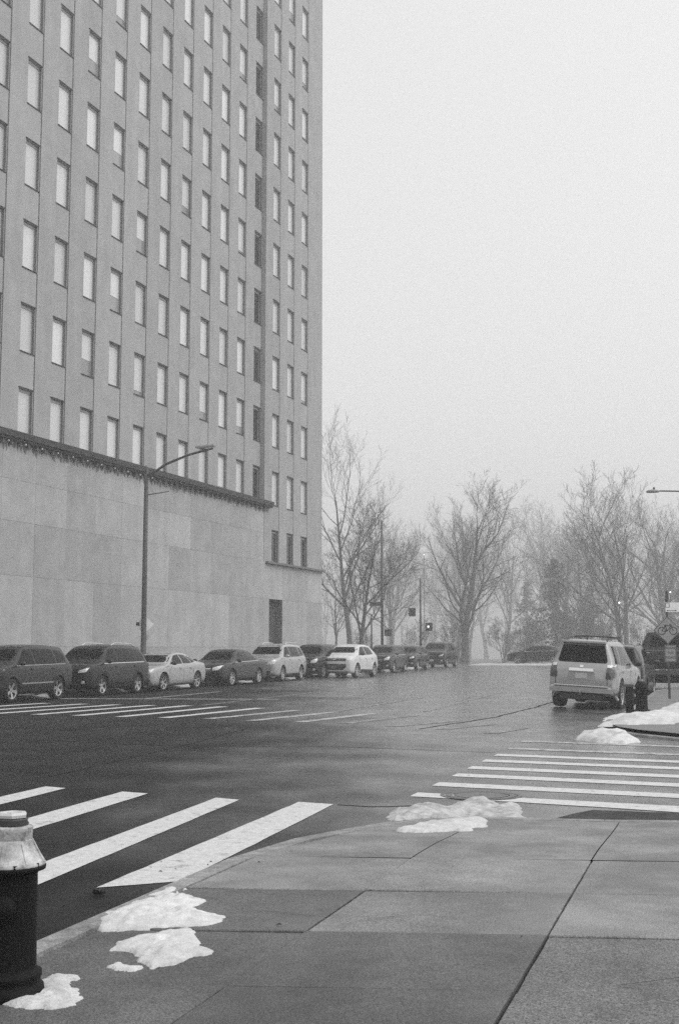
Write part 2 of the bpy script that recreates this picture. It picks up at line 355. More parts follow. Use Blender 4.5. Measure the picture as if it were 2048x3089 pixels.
# near pavement: bed, kerb stones, flags, corner ramp
def kerb_top(x): return lerp(.012, .055, min(1, max(0, (x + 1.6) / 2.5)))
def ramp_z(x, y, y0, y1): 
    t = min(1, max(0, (y - y0) / max(.01, y1 - y0))); t = t * t * (3 - 2 * t)
    return lerp(.10, kerb_top(x), t)
mb = MB(); pts = [(-3.55, -8)] + [(p[0] + .05, p[1] - .05) for p in KERB[1:]] + [(16, -8)]
mb.poly([(x, y, .004 + (.07 if y < 9.3 else -.03)) for x, y in [(-3.55, -8), (-3.55, 9.2), (16, 13.2), (16, -8)]])
walk = mb.build('sidewalk', M['joint']); tag(walk, kind='structure')
XC = [-3.452, -2.29, -0.96, .42, 1.8, 3.2, 6.0]
ROW = [-3.9, -2.7, -1.5, -.3, .9, 2.05, 3.2, 4.37, 5.55, 6.73, 7.95, 9.25]
def row_y(r, x): return ROW[r] + (x + 2.3) * .225
fl = []
for c in range(len(XC) - 1):
    for r in range(len(ROW) - 1):
        if r < 4: continue
        x0, x1 = XC[c] + .006, XC[c + 1] - .006
        wide = .009 if (c, r) in ((2, 8), (2, 9), (1, 9), (1, 10), (0, 9)) else .004
        ya0, ya1 = row_y(r, x0) + wide, row_y(r, x1) + wide; yb0, yb1 = row_y(r + 1, x0) - .003, row_y(r + 1, x1) - .003
        dz = random.uniform(-.004, .004) + {(2, 8): -.012, (1, 10): .004, (0, 8): -.008}.get((c, r), 0)
        tl = random.uniform(-.004, .004)
        zz = [.10 + dz + tl, .10 + dz - tl, .10 + dz - tl, .10 + dz + tl]
        q = [(x0, ya0), (x1, ya1), (x1, yb1), (x0, yb0)]; e = .006
        cx_, cy_ = sum(p[0] for p in q) / 4, sum(p[1] for p in q) / 4
        inn = [(p[0] + e * (1 if p[0] < cx_ else -1), p[1] + e * (1 if p[1] < cy_ else -1)) for p in q]
        ring_ = []; K = 9
        for i in range(4):
            p, p2 = Vector(q[i]), Vector(q[(i + 1) % 4]); z_, z2 = zz[i], zz[(i + 1) % 4]
            for k in range(K):
                t = k / K; u_ = p.lerp(p2, t); wv = .0045 * noise.noise((u_.x * 9, u_.y * 9, c * 3.1 + r)) - (.010 * max(0, noise.noise((u_.x * 5, u_.y * 5, 40 + r)) - .35))
                dirc = (u_ - Vector((cx_, cy_))).normalized(); u_ = u_ + dirc * min(wv, .002); ring_.append((u_.x, u_.y, lerp(z_, z2, t), dirc))
        N_ = len(ring_); mb = MB()
        mb.v = [(p[0], p[1], .02) for p in ring_] + [(p[0], p[1], p[2] - e) for p in ring_] + [(p[0] - p[3].x * e, p[1] - p[3].y * e, p[2]) for p in ring_]
        mb.f = [(i, (i + 1) % N_, N_ + (i + 1) % N_, N_ + i) for i in range(N_)] + [(N_ + i, N_ + (i + 1) % N_, 2 * N_ + (i + 1) % N_, 2 * N_ + i) for i in range(N_)] + [tuple(range(2 * N_, 3 * N_))]
        mb.build('paving_flag', M['concrete_dark'] if (c >= 2 and r <= 8) else M['concrete_damp_vignette'] if r <= 8 and c <= 1 or r <= 9 and c == 0 else M['concrete'], walk)
# the ramp slab pieces down to the corner, cut on the flag lines
for c in range(len(XC) - 1):
    x0, x1 = XC[c] + .005, XC[c + 1] - .005; nx, ny = 8, 12; v = []
    for j in range(ny + 1):
        for i in range(nx + 1):
            x = lerp(x0, x1, i / nx); ya = row_y(11, x) + .006; yb = max(ya + .05, kerb_y(max(x, -3.5)) - .17)
            y = lerp(ya, yb, j / ny); v.append((x, y, ramp_z(x, y, ya, yb) + .004 * noise.noise((x * 1.5, y * 1.5, 3))))
    mb = MB(); mb.v = v; n = nx + 1
    mb.f = [(j * n + i, j * n + i + 1, (j + 1) * n + i + 1, (j + 1) * n + i) for j in range(ny) for i in range(nx)]
    mb.build('ramp_slab', M['ramp'], walk, True)
fz = lambda x, y: .1045
crack([(-.5, 6.1), (-.2, 6.35), (-.05, 6.28), (.3, 6.5)], .004, M['crack'], walk, fz, 21)
crack([(-2.05, 7.1), (-1.75, 7.35), (-1.6, 7.3)], .003, M['crack'], walk, fz, 23)
crack([(-3.3, 7.0), (-3.0, 6.95), (-2.7, 7.15), (-2.35, 7.1)], .003, M['crack'], walk, fz, 25)
# kerb stones: one object each
def offs(line_, d):
    o = []
    for i, p in enumerate(line_):
        a = Vector(line_[max(i - 1, 0)]); b = Vector(line_[min(i + 1, len(line_) - 1)]); t = (b - a).normalized()
        o.append(Vector(p) + Vector((t.y, -t.x)) * d)
    return o
KP = [(-3.62, y) for y in (-8, -5, -3, -1, 1, 2.4, 3.8, 5.2, 6.6, 8.0)] + KERB[1:]
inner = offs(KP, .16)
def kerb_stones(KP, inner, top, parent, bot=-.1):
    for i in range(len(KP) - 1):
        a, b, c, d = Vector(KP[i]), Vector(KP[i + 1]), inner[i + 1], inner[i]; g_ = (b - a).normalized() * .004
        a = a + g_; b = b - g_
        za, zb = top(a.x, a.y), top(b.x, b.y); mb = MB(); e = .012; n_ = (d - a).normalized() * e
        mb.v = [(a.x, a.y, bot), (b.x, b.y, bot), (c.x, c.y, bot), (d.x, d.y, bot), (a.x, a.y, za - e), (b.x, b.y, zb - e), (c.x, c.y, zb), (d.x, d.y, za),
                (a.x + n_.x, a.y + n_.y, za), (b.x + n_.x, b.y + n_.y, zb)]
        mb.f = [(0, 1, 5, 4), (4, 5, 9, 8), (8, 9, 6, 7), (1, 2, 6, 9, 5), (3, 0, 4, 8, 7), (2, 3, 7, 6)]
        mb.build('kerb_stone', M['kerb'], parent)
kerb_stones(KP, inner, lambda x, y: .105 if y < 9 else lerp(.105, kerb_top(x), min(1, (y - 9) / 2.2)), walk)

# far pavement along the building
FX = -21.75
mb = MB(); ys_ = [20, 31, 45, 55, 66, 80, 97, 104]
for y0, y1 in zip(ys_, ys_[1:]):
    mb.quad((-60, y0, gz(y0) + .13), (FX - .18, y0, gz(y0) + .13), (FX - .18, y1, gz(y1) + .13), (-60, y1, gz(y1) + .13))
fw = mb.build('sidewalk', M['farwalk']); tag(fw, kind='structure')
ky = frange(20, 97, 2.2); kp = [(FX, y) for y in ky]
kerb_stones([(p[0], p[1]) for p in kp][::-1], offs(kp[::-1], .18), lambda x, y: gz(y) + .135, fw, -.2)

# corner block on the right
BL = [(6, 47.5), (0, 47), (-1.6, 46.2), (-2.1, 44.5), (-2.12, 36), (-2.15, 29), (-2.3, 26.6), (-2.28, 25.4), (-2.05, 24.6), (-1.6, 23.9), (-.6, 22.9), (1.5, 22.0), (30, 24)]
mb = MB(); ib = offs(BL, -.18)
mb.poly([(p.x, p.y, gz(p.y) + .115) for p in ib] + [(30, 47.5, gz(47) + .115)])
rw = mb.build('sidewalk', M['farwalk']); tag(rw, kind='structure')
kerb_stones(BL, ib, lambda x, y: gz(y) + (.12 if y > 26 else .05), rw, -.2)

# ------------------------------------------------------------------ snow
def inside(p, poly):
    c = False; j = len(poly) - 1
    for i in range(len(poly)):
        a, b = poly[i], poly[j]
        if (a[1] > p[1]) != (b[1] > p[1]) and p[0] < (b[0] - a[0]) * (p[1] - a[1]) / (b[1] - a[1] + 1e-12) + a[0]: c = not c
        j = i
    return c
def pdist(p, poly):
    best = 1e9
    for i in range(len(poly)):
        a, b = Vector(poly[i]), Vector(poly[(i + 1) % len(poly)]); ab = b - a
        t = max(0, min(1, (Vector(p) - a).dot(ab) / (ab.length_squared + 1e-12))); best = min(best, (Vector(p) - a - ab * t).length)
    return best
def snow(poly, base, h, step, rough, seed, m='snow', fall=.12, label=None):
    x0, x1 = min(p[0] for p in poly) - .1, max(p[0] for p in poly) + .1; y0, y1 = min(p[1] for p in poly) - .1, max(p[1] for p in poly) + .1
    nx, ny = int((x1 - x0) / step[0]) + 1, int((y1 - y0) / step[1]) + 1
    idx = {}; v = []; f = []
    def d_(i, j):
        p = (x0 + i * step[0], y0 + j * step[1]); d = pdist(p, poly) * (1 if inside(p, poly) else -1)
        return d + rough * .6 * noise.noise((p[0] / rough * .35, p[1] / rough * .35, seed)) + rough * .35 * noise.noise((p[0] / rough * 1.1, p[1] / rough * 1.1, seed + 4)) + step[0] * 2.2 * noise.noise((p[0] / step[0] * .16, p[1] / step[1] * .16, seed + 5)) + step[0] * 1.1 * noise.noise((p[0] / step[0] * .45, p[1] / step[1] * .45, seed + 6))
    D = [[d_(i, j) for i in range(nx + 1)] for j in range(ny + 1)]
    def vert(i, j):
        if (i, j) not in idx:
            x, y = x0 + i * step[0], y0 + j * step[1]; d = D[j][i]
            lump = .75 + .55 * noise.noise((x / rough * .5, y / rough * .5, seed + 2)) + .35 * noise.noise((x / rough * 1.7, y / rough * 1.7, seed + 3)) + .30 * noise.noise((x / step[0] * .2, y / step[1] * .2, seed + 7))
            z = h * (1 - math.exp(-max(d, 0) / fall)) * max(.15, lump) if d > 0 else -.02
            idx[i, j] = len(v); v.append((x, y, base(x, y) + z))
        return idx[i, j]
    for j in range(ny):
        for i in range(nx):
            if max(D[j][i], D[j][i + 1], D[j + 1][i], D[j + 1][i + 1]) > 0: f.append((vert(i, j), vert(i + 1, j), vert(i + 1, j + 1), vert(i, j + 1)))
    o = link('snow', mesh('snow', v, f, M[m], True)); tag(o, label, None, None, 'stuff'); return o
SZ = lambda x, y: .100
snow([(-3.50, 6.46), (-3.60, 6.78), (-3.60, 7.02), (-3.55, 7.27), (-3.62, 7.62), (-3.64, 7.84), (-3.55, 7.8), (-3.44, 7.65), (-3.43, 7.5), (-3.17, 7.33), (-3.15, 7.12), (-2.87, 6.95), (-2.84, 6.74), (-2.97, 6.66), (-3.09, 6.59), (-3.22, 6.52), (-3.38, 6.44)],
     SZ, .075, (.010, .016), .10, 1, fall=.2, label='larger white snow patch melting on the near pavement edge')
snow([(-3.14, 6.05), (-3.16, 6.30), (-3.08, 6.45), (-3.05, 6.56), (-2.96, 6.60), (-2.83, 6.44), (-2.74, 6.32), (-2.57, 6.12), (-2.67, 6.03), (-2.71, 5.88), (-2.77, 5.75), (-2.9, 5.86), (-3.01, 6.01)],
     SZ, .065, (.010, .015), .09, 2, fall=.2, label='smaller white snow patch in front of the larger one')
snow([(-3.0, 5.72), (-2.98, 5.79), (-2.9, 5.76), (-2.83, 5.77), (-2.84, 5.67), (-2.93, 5.69)], SZ, .02, (.009, .011), .05, 3, label='thin sliver of snow on the near pavement')
snow([(-3.12, 4.98), (-3.14, 5.13), (-3.12, 5.24), (-3.2, 5.44), (-3.21, 5.52), (-3.04, 5.51), (-3.05, 5.40), (-2.92, 5.28), (-2.84, 5.19), (-2.83, 5.06), (-2.9, 4.98), (-3.0, 4.94)],
     SZ, .05, (.011, .013), .06, 4, label='snow heaped at the foot of the near hydrant')
RZ = lambda x, y: road_z(x, y) if y > kerb_y(max(x, -3.5)) else lerp(.1, .02, min(1, max(0, (y - 9.6) / 2.7)))
snow([(-3.25, 11.9), (-3.28, 12.35), (-3.13, 12.78), (-3.04, 13.1), (-2.86, 13.0), (-2.77, 13.5), (-2.56, 13.8), (-2.36, 13.25), (-2.17, 13.35), (-1.95, 12.98), (-1.74, 12.62), (-2.06, 12.42), (-2.4, 12.5), (-2.59, 12.2), (-2.83, 12.05), (-3.05, 11.75)],
     lambda x, y: max(RZ(x, y), -.05), .085, (.020, .03), .27, 5, 'old_snow', .10, 'lumpy dirty snow in the gutter by the manhole')
snow([(-2.81, 10.84), (-2.76, 11.36), (-2.62, 11.64), (-2.49, 12.0), (-2.22, 12.05), (-2.19, 11.63), (-2.26, 11.23), (-2.5, 10.91)], RZ, .045, (.016, .024), .20, 6, 'snow', .1, 'flat snow patch on the corner ramp')
BZ = lambda x, y: gz(y) + .10
snow([(-2.35, 26.4), (-2.3, 28.3), (-1.78, 28.3), (-1.45, 30.2), (-1.0, 34.4), (-.24, 40.6), (3, 42), (5, 28.85), (-.78, 26.01), (-1.74, 25.2), (-2.2, 25.3)], BZ, .15, (.05, .10), .5, 7, 'snow', .25, 'broad snow bank on the far right corner')
snow([(-2.5, 22.7), (-2.42, 24.2), (-2.19, 24.8), (-1.91, 24.1), (-1.68, 24.2), (-1.34, 22.7), (-1.59, 22.1), (-1.97, 22.2)], lambda x, y: gz(y) + .0, .17, (.03, .05), .34, 8, 'snow', .12, 'ploughed snow lump beside the far corner kerb')
snow([(-21.7, 27), (-21.7, 90), (-20.9, 90), (-21.1, 74), (-20.6, 66), (-20.9, 52), (-20.7, 44), (-20.9, 36), (-20.5, 30)], lambda x, y: gz(y) - .01, .15, (.10, .30), .35, 9, 'old_snow', .2, 'grey ploughed snow along the far gutter under the parked cars')
snow([(-19.5, 98), (-19, 102), (-12, 101), (-6, 99.5), (-6, 98.6), (-12, 98.5)], lambda x, y: gz(y) - .01, .14, (.25, .3), .5, 11, 'old_snow', .3, 'low snow ridge across the road end')

# ------------------------------------------------------------------ the tower block
BA = 3.45
bld = thing('office_building', 'pale limestone tower block with rows of narrow windows over a blank base wall', 'building', (-28.0, 43.3, 0), (0, 0, R(-BA)))
FLOOR = 3.71; HEAD0 = 12.82; WH = 2.10; TOP = 56.0
SEAM_L = [-.02 + 2.395 * i for i in range(-4, 11)]               # recessed face: right edge of each bay
SEAM_R = [26.32, 28.62, 31.0, 33.38, 36.05]
DL = -.25                                                         # setback of the recessed face
def bay(s0, s1, x0, z0, z1, heads, wwid=1.02, depth=.15, gap=.045, doubles=None):
    """wall panel of one bay with its window openings cut through, reveals included"""
    a, b = s0 + gap, s1 - gap; wl, wr = b - wwid - .03, b - .03
    mb = MB()
    def face(y0, y1, za, zb): mb.quad((x0, y0, za), (x0, y1, za), (x0, y1, zb), (x0, y0, zb))
    if not heads: face(a, b, z0, z1)
    else:
        face(a, wl, z0, z1); face(wr, b, z0, z1); cur = z0
        for h in heads:
            lo = max(h - WH, z0)
            if lo > cur: face(wl, wr, cur, lo)
            for (p, q) in (((wl, lo), (wl, h)), ((wr, h), (wr, lo)), ((wl, h), (wr, h)), ((wr, lo), (wl, lo))):
                mb.quad((x0, p[0], p[1]), (x0, q[0], q[1]), (x0 - depth, q[0], q[1]), (x0 - depth, p[0], p[1]))
            cur = h
        face(wl, wr, cur, z1)
    for y in (a, b):
        mb.quad((x0, y, z0), (x0, y, z1), (x0 - .12, y, z1), (x0 - .12, y, z0))
    mb.build('wall_panel', M['wall'], bld)
    return wl, wr
# one window of each kind, then copies
def window_meshes(wd):
    fr = MB(); t = .05
    fr.box(-.02, .03, 0, wd, WH - .14, WH - .02); fr.box(-.02, .03, 0, t, .02, WH - .14); fr.box(-.02, .03, wd - t, wd, .02, WH - .14); fr.box(-.02, .03, t, wd - t, .02, .07)
    pn = MB(); pn.quad((0, t, .07), (0, wd - t, .07), (0, wd - t, WH - .14), (0, t, WH - .14))
    si = MB(); si.box(-.02, .185, -.03, wd + .03, -.03, .012)
    li = MB(); li.box(.0, .18, -.03, wd + .03, WH + .002, WH + .045)
    jm = MB(); jm.box(.03, .145, wd - .022, wd - .002, .02, WH - .002)
    return [mesh(n, b.v, b.f, m) for n, b, m in (('window', fr, M['frame']), ('pane', pn, M['blind']), ('sill', si, M['ledge']), ('lintel', li, M['ledge']), ('jamb', jm, M['reveal']))] + [mesh('pane', pn.v, pn.f, M['dark_pane'])]
WM = window_meshes(1.02)
def pane_with_blind(t_):
    t, wd = .05, 1.02; zb_ = lerp(.07, WH - .14, t_); p = MB()
    p.quad((.004, t, zb_), (.004, wd - t, zb_), (.004, wd - t, WH - .14), (.004, t, WH - .14)); p.quad((0, t, .07), (0, wd - t, .07), (0, wd - t, zb_), (0, t, zb_)); p.box(0, .012, t, wd - t, zb_ - .03, zb_)
    me = mesh('pane', p.v, p.f, [M['blind'], M['half_pane']]); me.polygons[1].material_index = 1; return me
M['half_pane'] = mat('grey_pane', .30, .12, obj_var=.3)
HALF = [pane_with_blind(q) for q in (.12, .25, .4)]
wrng = random.Random(17)
def window(x, y, z, dark=False):
    o = link('window', WM[0], bld, (x - .15, y, z))
    if not dark and wrng.random() < .16:
        link('pane', wrng.choice(HALF), o)
        for n, k in (('sill', 2), ('lintel', 3), ('jamb', 4)): link(n, WM[k], o)
        return o
    for n, k in (('pane', 5 if dark else 1), ('sill', 2), ('lintel', 3), ('jamb', 4)): link(n, WM[k], o)
NF = 11
for i in range(1, len(SEAM_L)):
    top = min(NF, 4 + i) if i < 8 else NF
    hs = [HEAD0 + FLOOR * k for k in range(NF + 1)]
    wl, wr = bay(SEAM_L[i - 1], SEAM_L[i], DL, 10.5, TOP, hs)
    for h in hs[:top + 1]: window(DL, wl, h - WH)
# the stair bay of dark windows next to the projecting end
hs = [HEAD0 + FLOOR * k for k in range(NF + 1)]
wl, wr = bay(SEAM_L[-1], 26.30, DL, 10.5, TOP, hs, wwid=1.02)
for h in hs: window(DL, wl - .0, h - WH, True)
mb = MB(); mb.quad((0, 26.31, 10.3), (0, 26.31, TOP), (DL - .1, 26.31, TOP), (DL - .1, 26.31, 10.3)); mb.build('return_wall', M['wall'], bld)
HR = [HEAD0 - .1 + FLOOR * k for k in range(-1, NF + 1)]
for i in range(1, 4):
    wl, wr = bay(SEAM_R[i - 1], SEAM_R[i], 0, 7.0, TOP, HR)
    for k, h in enumerate(HR): window(0, wl, h - WH, k == 0)
bay(SEAM_R[3], SEAM_R[4], 0, 7.0, TOP, [])
mb = MB(); mb.box(-26, -.45, -12, 36.0, 0.0, TOP - .05); mb.build('core', M['core'], bld)
mb = MB(); mb.quad((0, 36.052, 0), (-26, 36.052, 0), (-26, 36.052, TOP), (0, 36.052, TOP)); mb.quad((0, 36.052, TOP), (-26, 36.052, TOP), (-26, -12, TOP), (0, -12, TOP)); mb.build('end_wall', M['wall'], bld)
# base wall of large slabs, door opening left free
edges = [-9.6 + 2.395 * i for i in range(0, 15)] + [26.32, 27.19, 29.25, 31.0, 33.38, 36.05]
rows = [0.0, 1.75, 4.72, 7.0, 8.75, 10.5]
mb = MB(); mb.quad((-.06, -10, 0), (-.06, 27.1, 0), (-.06, 27.1, 10.5), (-.06, -10, 10.5)); mb.quad((-.06, 29.3, 0), (-.06, 36.04, 0), (-.06, 36.04, 7), (-.06, 29.3, 7)); mb.quad((-.06, 27.1, 4.8), (-.06, 29.3, 4.8), (-.06, 29.3, 7), (-.06, 27.1, 7)); mb.build('slab_backing', M['slab'], bld)
slab_cache = {}
for a, b in zip(edges, edges[1:]):
    for z0, z1 in zip(rows, rows[1:]):
        if z0 >= 7 and a >= 26.3: continue
        if abs(a - 27.19) < .01 and z0 < 4.7: continue
        k = (round(b - a, 2), round(z1 - z0, 2))
        if k not in slab_cache:
            m_ = MB(); g_ = .004; m_.box(-.05, 0, g_, k[0] - g_, g_, k[1] - g_); slab_cache[k] = mesh('stone_slab', m_.v, m_.f, M['slab'])
        link('stone_slab', slab_cache[k], bld, (random.uniform(-.003, .003), a, z0))
# sooty ledge under the first windows, with its fringe of brackets and pale lamp knobs
mb = MB(); mb.box(-.3, .34, -10, 27.15, 10.46, 10.74, .02); mb.box(-.3, .26, -10, 27.1, 10.36, 10.46); ledge = mb.build('ledge', M['ledge'], bld)
bk = MB(); bk.box(0, .16, -.05, .05, 10.16, 10.36); bm_ = mesh('bracket', bk.v, bk.f, M['soot'])
kn = MB(); kn.lathe([(.001, -.07), (.05, -.05), (.07, 0), (.05, .05), (.001, .07)], 8); kn.v = [(a * .7, b * .7, c_ * .7) for a, b, c_ in kn.v]; km = mesh('lamp_knob', kn.v, kn.f, M['pale'], True)
s = -5.0; i = 0
while s < 26.8:
    link('bracket', bm_, ledge, (0, s, 0))
    if s < 12 and i % 2 == 0: link('lamp_knob', km, ledge, (.22, s + .25, 10.27))
    s += .6; i += 1
mb = MB(); mb.box(.001, .018, -10, 27.0, 10.02, 10.36); 
mb = MB(); rnd = random.Random(5); s = -9
while s < 26.7:
    wv = rnd.uniform(.15, .4); mb.quad((.004, s, 10.36), (.004, s + wv, 10.36), (.004, s + wv * .8, 10.36 - rnd.uniform(.12, .5)), (.004, s + wv * .2, 10.36 - rnd.uniform(.1, .45))); s += wv
st = mb.build('soot_streaks', M['soot'], bld); st['kind'] = 'stuff'
mb = MB(); mb.box(-.05, .22, 26.6, 36.2, 6.90, 7.03, .01); mb.build('ledge', M['reveal'], bld)
# doorway
mb = MB(); mb.quad((-.9, 27.19, 0), (-.9, 29.25, 0), (-.9, 29.25, 4.72), (-.9, 27.19, 4.72)); mb.quad((0, 29.25, 0), (-.9, 29.25, 0), (-.9, 29.25, 4.72), (0, 29.25, 4.72)); mb.quad((0, 27.19, 0), (-.9, 27.19, 0), (-.9, 27.19, 4.72), (0, 27.19, 4.72)); mb.quad((0, 27.19, 4.72), (0, 29.25, 4.72), (-.9, 29.25, 4.72), (-.9, 27.19, 4.72))
dr = mb.build('doorway', M['reveal'], bld)
mb = MB(); mb.box(-.88, -.82, 27.3, 28.2, 0.1, 3.1); mb.build('door', M['dark_pane'], dr)
mb = MB(); mb.box(-.88, -.84, 27.3, 28.6, 3.3, 4.6); mb.build('transom', M['steel'], dr)
mb = MB(); mb.box(-.90, -.78, 28.2, 28.3, 0, 4.7); mb.box(-.90, -.78, 27.2, 28.2, 3.12, 3.26); mb.box(-.90, -.78, 28.3, 29.24, 3.12, 3.26); mb.build('door_frame', M['frame'], dr)
mb = MB(); mb.box(-.80, -.74, 28.06, 28.10, 1.0, 1.4); mb.build('handle', M['pale'], dr)
mb = MB(); mb.box(-.3, .35, 27.1, 29.35, 0, .14); mb.build('step', M['kerb'], dr)

# ------------------------------------------------------------------ vehicles
def pchip(xs, ys, x):
    n = len(xs)
    if x <= xs[0]: return ys[0]
    if x >= xs[-1]: return ys[-1]
    i = max(k for k in range(n - 1) if xs[k] <= x)
    def dl(k): return (ys[k + 1] - ys[k]) / (xs[k + 1] - xs[k])
    def sl(k):
        if k == 0: return dl(0)
        if k == n - 1: return dl(n - 2)
        a, b = dl(k - 1), dl(k)
        return 0 if a * b <= 0 else 2 * a * b / (a + b)
    h = xs[i + 1] - xs[i]; t = (x - xs[i]) / h
    return ys[i] * (1 + 2 * t) * (1 - t) ** 2 + h * sl(i) * t * (1 - t) ** 2 + ys[i + 1] * t * t * (3 - 2 * t) + h * sl(i + 1) * t * t * (t - 1)

class Car:
    """body lofted from stations (y, zb, zs, zt, ws, wt); features are outlines projected on to it"""
    def __init__(s, name, label, paint_m, st, wheels, wr, group=None, track_in=.115):
        s.st = sorted(st); s.root = thing(name, label, 'car', group=group); s.paint = paint_m; s.wr = wr
        ys_ = [q[0] for q in s.st]; cols = [[q[k] for q in s.st] for k in range(1, 6)]
        s.par = lambda y: [pchip(ys_, c, y) for c in cols]
        yy = []
        for a, b in zip(ys_, ys_[1:]):
            n = max(3, int((b - a) / .09)); yy += [a + (b - a) * i / n for i in range(n)]
        yy.append(ys_[-1]); v = []; f = []; K = None
        for y in yy:
            sec = s.section(*s.par(y)); full = [(x, z) for x, z in sec] + [(-x, z) for x, z in sec[-2:0:-1]]
            K = len(full); v += [(x, y, z) for x, z in full]
        for i in range(len(yy) - 1):
            for j in range(K): f.append((i * K + j, i * K + (j + 1) % K, (i + 1) * K + (j + 1) % K, (i + 1) * K + j))
        f.append(tuple(range(K))); f.append(tuple((len(yy) - 1) * K + j for j in range(K))[::-1])
        s.bvh = BVHTree.FromPolygons([Vector(p) for p in v], f)
        me = mesh('body', v, f, [paint_m, M['void']], True)
        bm = bmesh.new(); bm.from_mesh(me); bmesh.ops.recalc_face_normals(bm, faces=bm.faces); bm.to_mesh(me); bm.free()
        body = link('body', me)
        cut = MB()
        for y in wheels:
            W = s.par(y)[3]
            for sg in (-1, 1):
                n0 = len(cut.v); k = 28
                for xx in (W - .34, W + .3):
                    for j in range(k): t = 2 * math.pi * j / k; cut.v.append((sg * xx, y + (wr + .06) * math.cos(t), wr + .01 + (wr + .06) * math.sin(t)))
                for j in range(k): cut.f.append((n0 + j, n0 + (j + 1) % k, n0 + k + (j + 1) % k, n0 + k + j))
                cut.f += [tuple(n0 + j for j in range(k))[::-1], tuple(n0 + k + j for j in range(k))]
        cme = mesh('cut', cut.v, cut.f, [M['void'], M['void']])
        bm = bmesh.new(); bm.from_mesh(cme); bmesh.ops.recalc_face_normals(bm, faces=bm.faces); 
        for fc in bm.faces: fc.material_index = 1
        bm.to_mesh(cme); bm.free()
        co = link('cut', cme); md = body.modifiers.new('b', 'BOOLEAN'); md.operation = 'DIFFERENCE'; md.object = co; md.solver = 'EXACT'
        dg = bpy.context.evaluated_depsgraph_get(); nm = bpy.data.meshes.new_from_object(body.evaluated_get(dg))
        body.modifiers.clear(); body.data = nm; nm.name = 'body'; bpy.data.objects.remove(co); body.parent = s.root; s.body = body
        for y in wheels: s.arch(y)
        s.wheels = wheels
    def section(s, zb, zs, zt, ws, wt):
        dz = max(zt - zs, .01)
        P = [(0, zb), (ws * .82, zb), (ws * .96, zb + .05), (ws * .995, zb + .2 * (zs - zb)), (ws, zb + .55 * (zs - zb)), (ws * .985, zs - .12 * (zs - zb)), (ws * .955, zs),
             (lerp(ws * .945, wt, .5) + .01 * min(1, dz), zs + dz * .5), (wt, zt - min(.09, dz * .35)), (wt * .9, zt - min(.03, dz * .14)), (wt * .5, zt - min(.008, dz * .03)), (0, zt)]
        o = []
        for i in range(len(P) - 1):
            p0, p1, p2, p3 = P[max(i - 1, 0)], P[i], P[i + 1], P[min(i + 2, len(P) - 1)]
            n = 1 if i == 0 else 3
            for k in range(n):
                t = k / n; o.append(tuple(.5 * (2 * b + (c - a) * t * .8 + (2 * a - 5 * b + 4 * c - d) * t * t * .8 + (3 * b - a - 3 * c + d) * t ** 3 * .8 + .2 * (2 * (c - b) * t)) if False else lerp(b, c, t) * .45 + .55 * (.5 * (2 * b + (c - a) * t + (2 * a - 5 * b + 4 * c - d) * t * t + (3 * b - a - 3 * c + d) * t ** 3)) for a, b, c, d in zip(p0, p1, p2, p3)))
        o.append(P[-1]); return o
    def proj(s, name, outline, view, m, off=.004, step=.09, parent=None, thick=.03):
        """outline in 2D; view: 'L','R' (y,z), 'F','B' (x,z), 'T' (x,y)"""
        ax = {'L': Vector((-1, 0, 0)), 'R': Vector((1, 0, 0)), 'F': Vector((0, 1, 0)), 'B': Vector((0, -1, 0)), 'T': Vector((0, 0, 1))}[view]
        to3 = {'L': lambda p: Vector((-3, p[0], p[1])), 'R': lambda p: Vector((3, p[0], p[1])), 'F': lambda p: Vector((p[0], 6, p[1])), 'B': lambda p: Vector((p[0], -6, p[1])), 'T': lambda p: Vector((p[0], p[1], 4))}[view]
        bm = bmesh.new(); vs_ = [bm.verts.new((p[0], p[1], 0)) for p in outline]; bm.faces.new(vs_)
        for axis in (0, 1):
            lo, hi = min(p[axis] for p in outline), max(p[axis] for p in outline); n = int((hi - lo) / step)
            for k in range(1, n + 1):
                c = lo + (hi - lo) * k / (n + 1); nn = Vector((1, 0, 0)) if axis == 0 else Vector((0, 1, 0))
                bmesh.ops.bisect_plane(bm, geom=bm.verts[:] + bm.edges[:] + bm.faces[:], plane_co=nn * c, plane_no=nn)
        for v_ in bm.verts:
            o3 = to3(v_.co); h = s.bvh.ray_cast(o3, -ax)
            if h[0] is None: h = s.bvh.find_nearest(o3 - ax * 2); p = h[0]
            else: p = h[0]
            nrm = h[1] if h[1].dot(ax) > 0 else -h[1]
            v_.co = p + (ax * .6 + nrm * .4) * off
        bmesh.ops.triangulate(bm, faces=bm.faces[:])
        be = [e for e in bm.edges if e.is_boundary]
        r_ = bmesh.ops.extrude_edge_only(bm, edges=be)
        for g_ in r_['geom']:
            if isinstance(g_, bmesh.types.BMVert): g_.co -= ax * thick
        me = bpy.data.meshes.new(name); bm.to_mesh(me); bm.free(); me.materials.append(m)
        return link(name, me, parent or s.root)
    def both(s, name, outline, m, **k): return [s.proj(name, outline, vw, m, **k) for vw in ('L', 'R')]
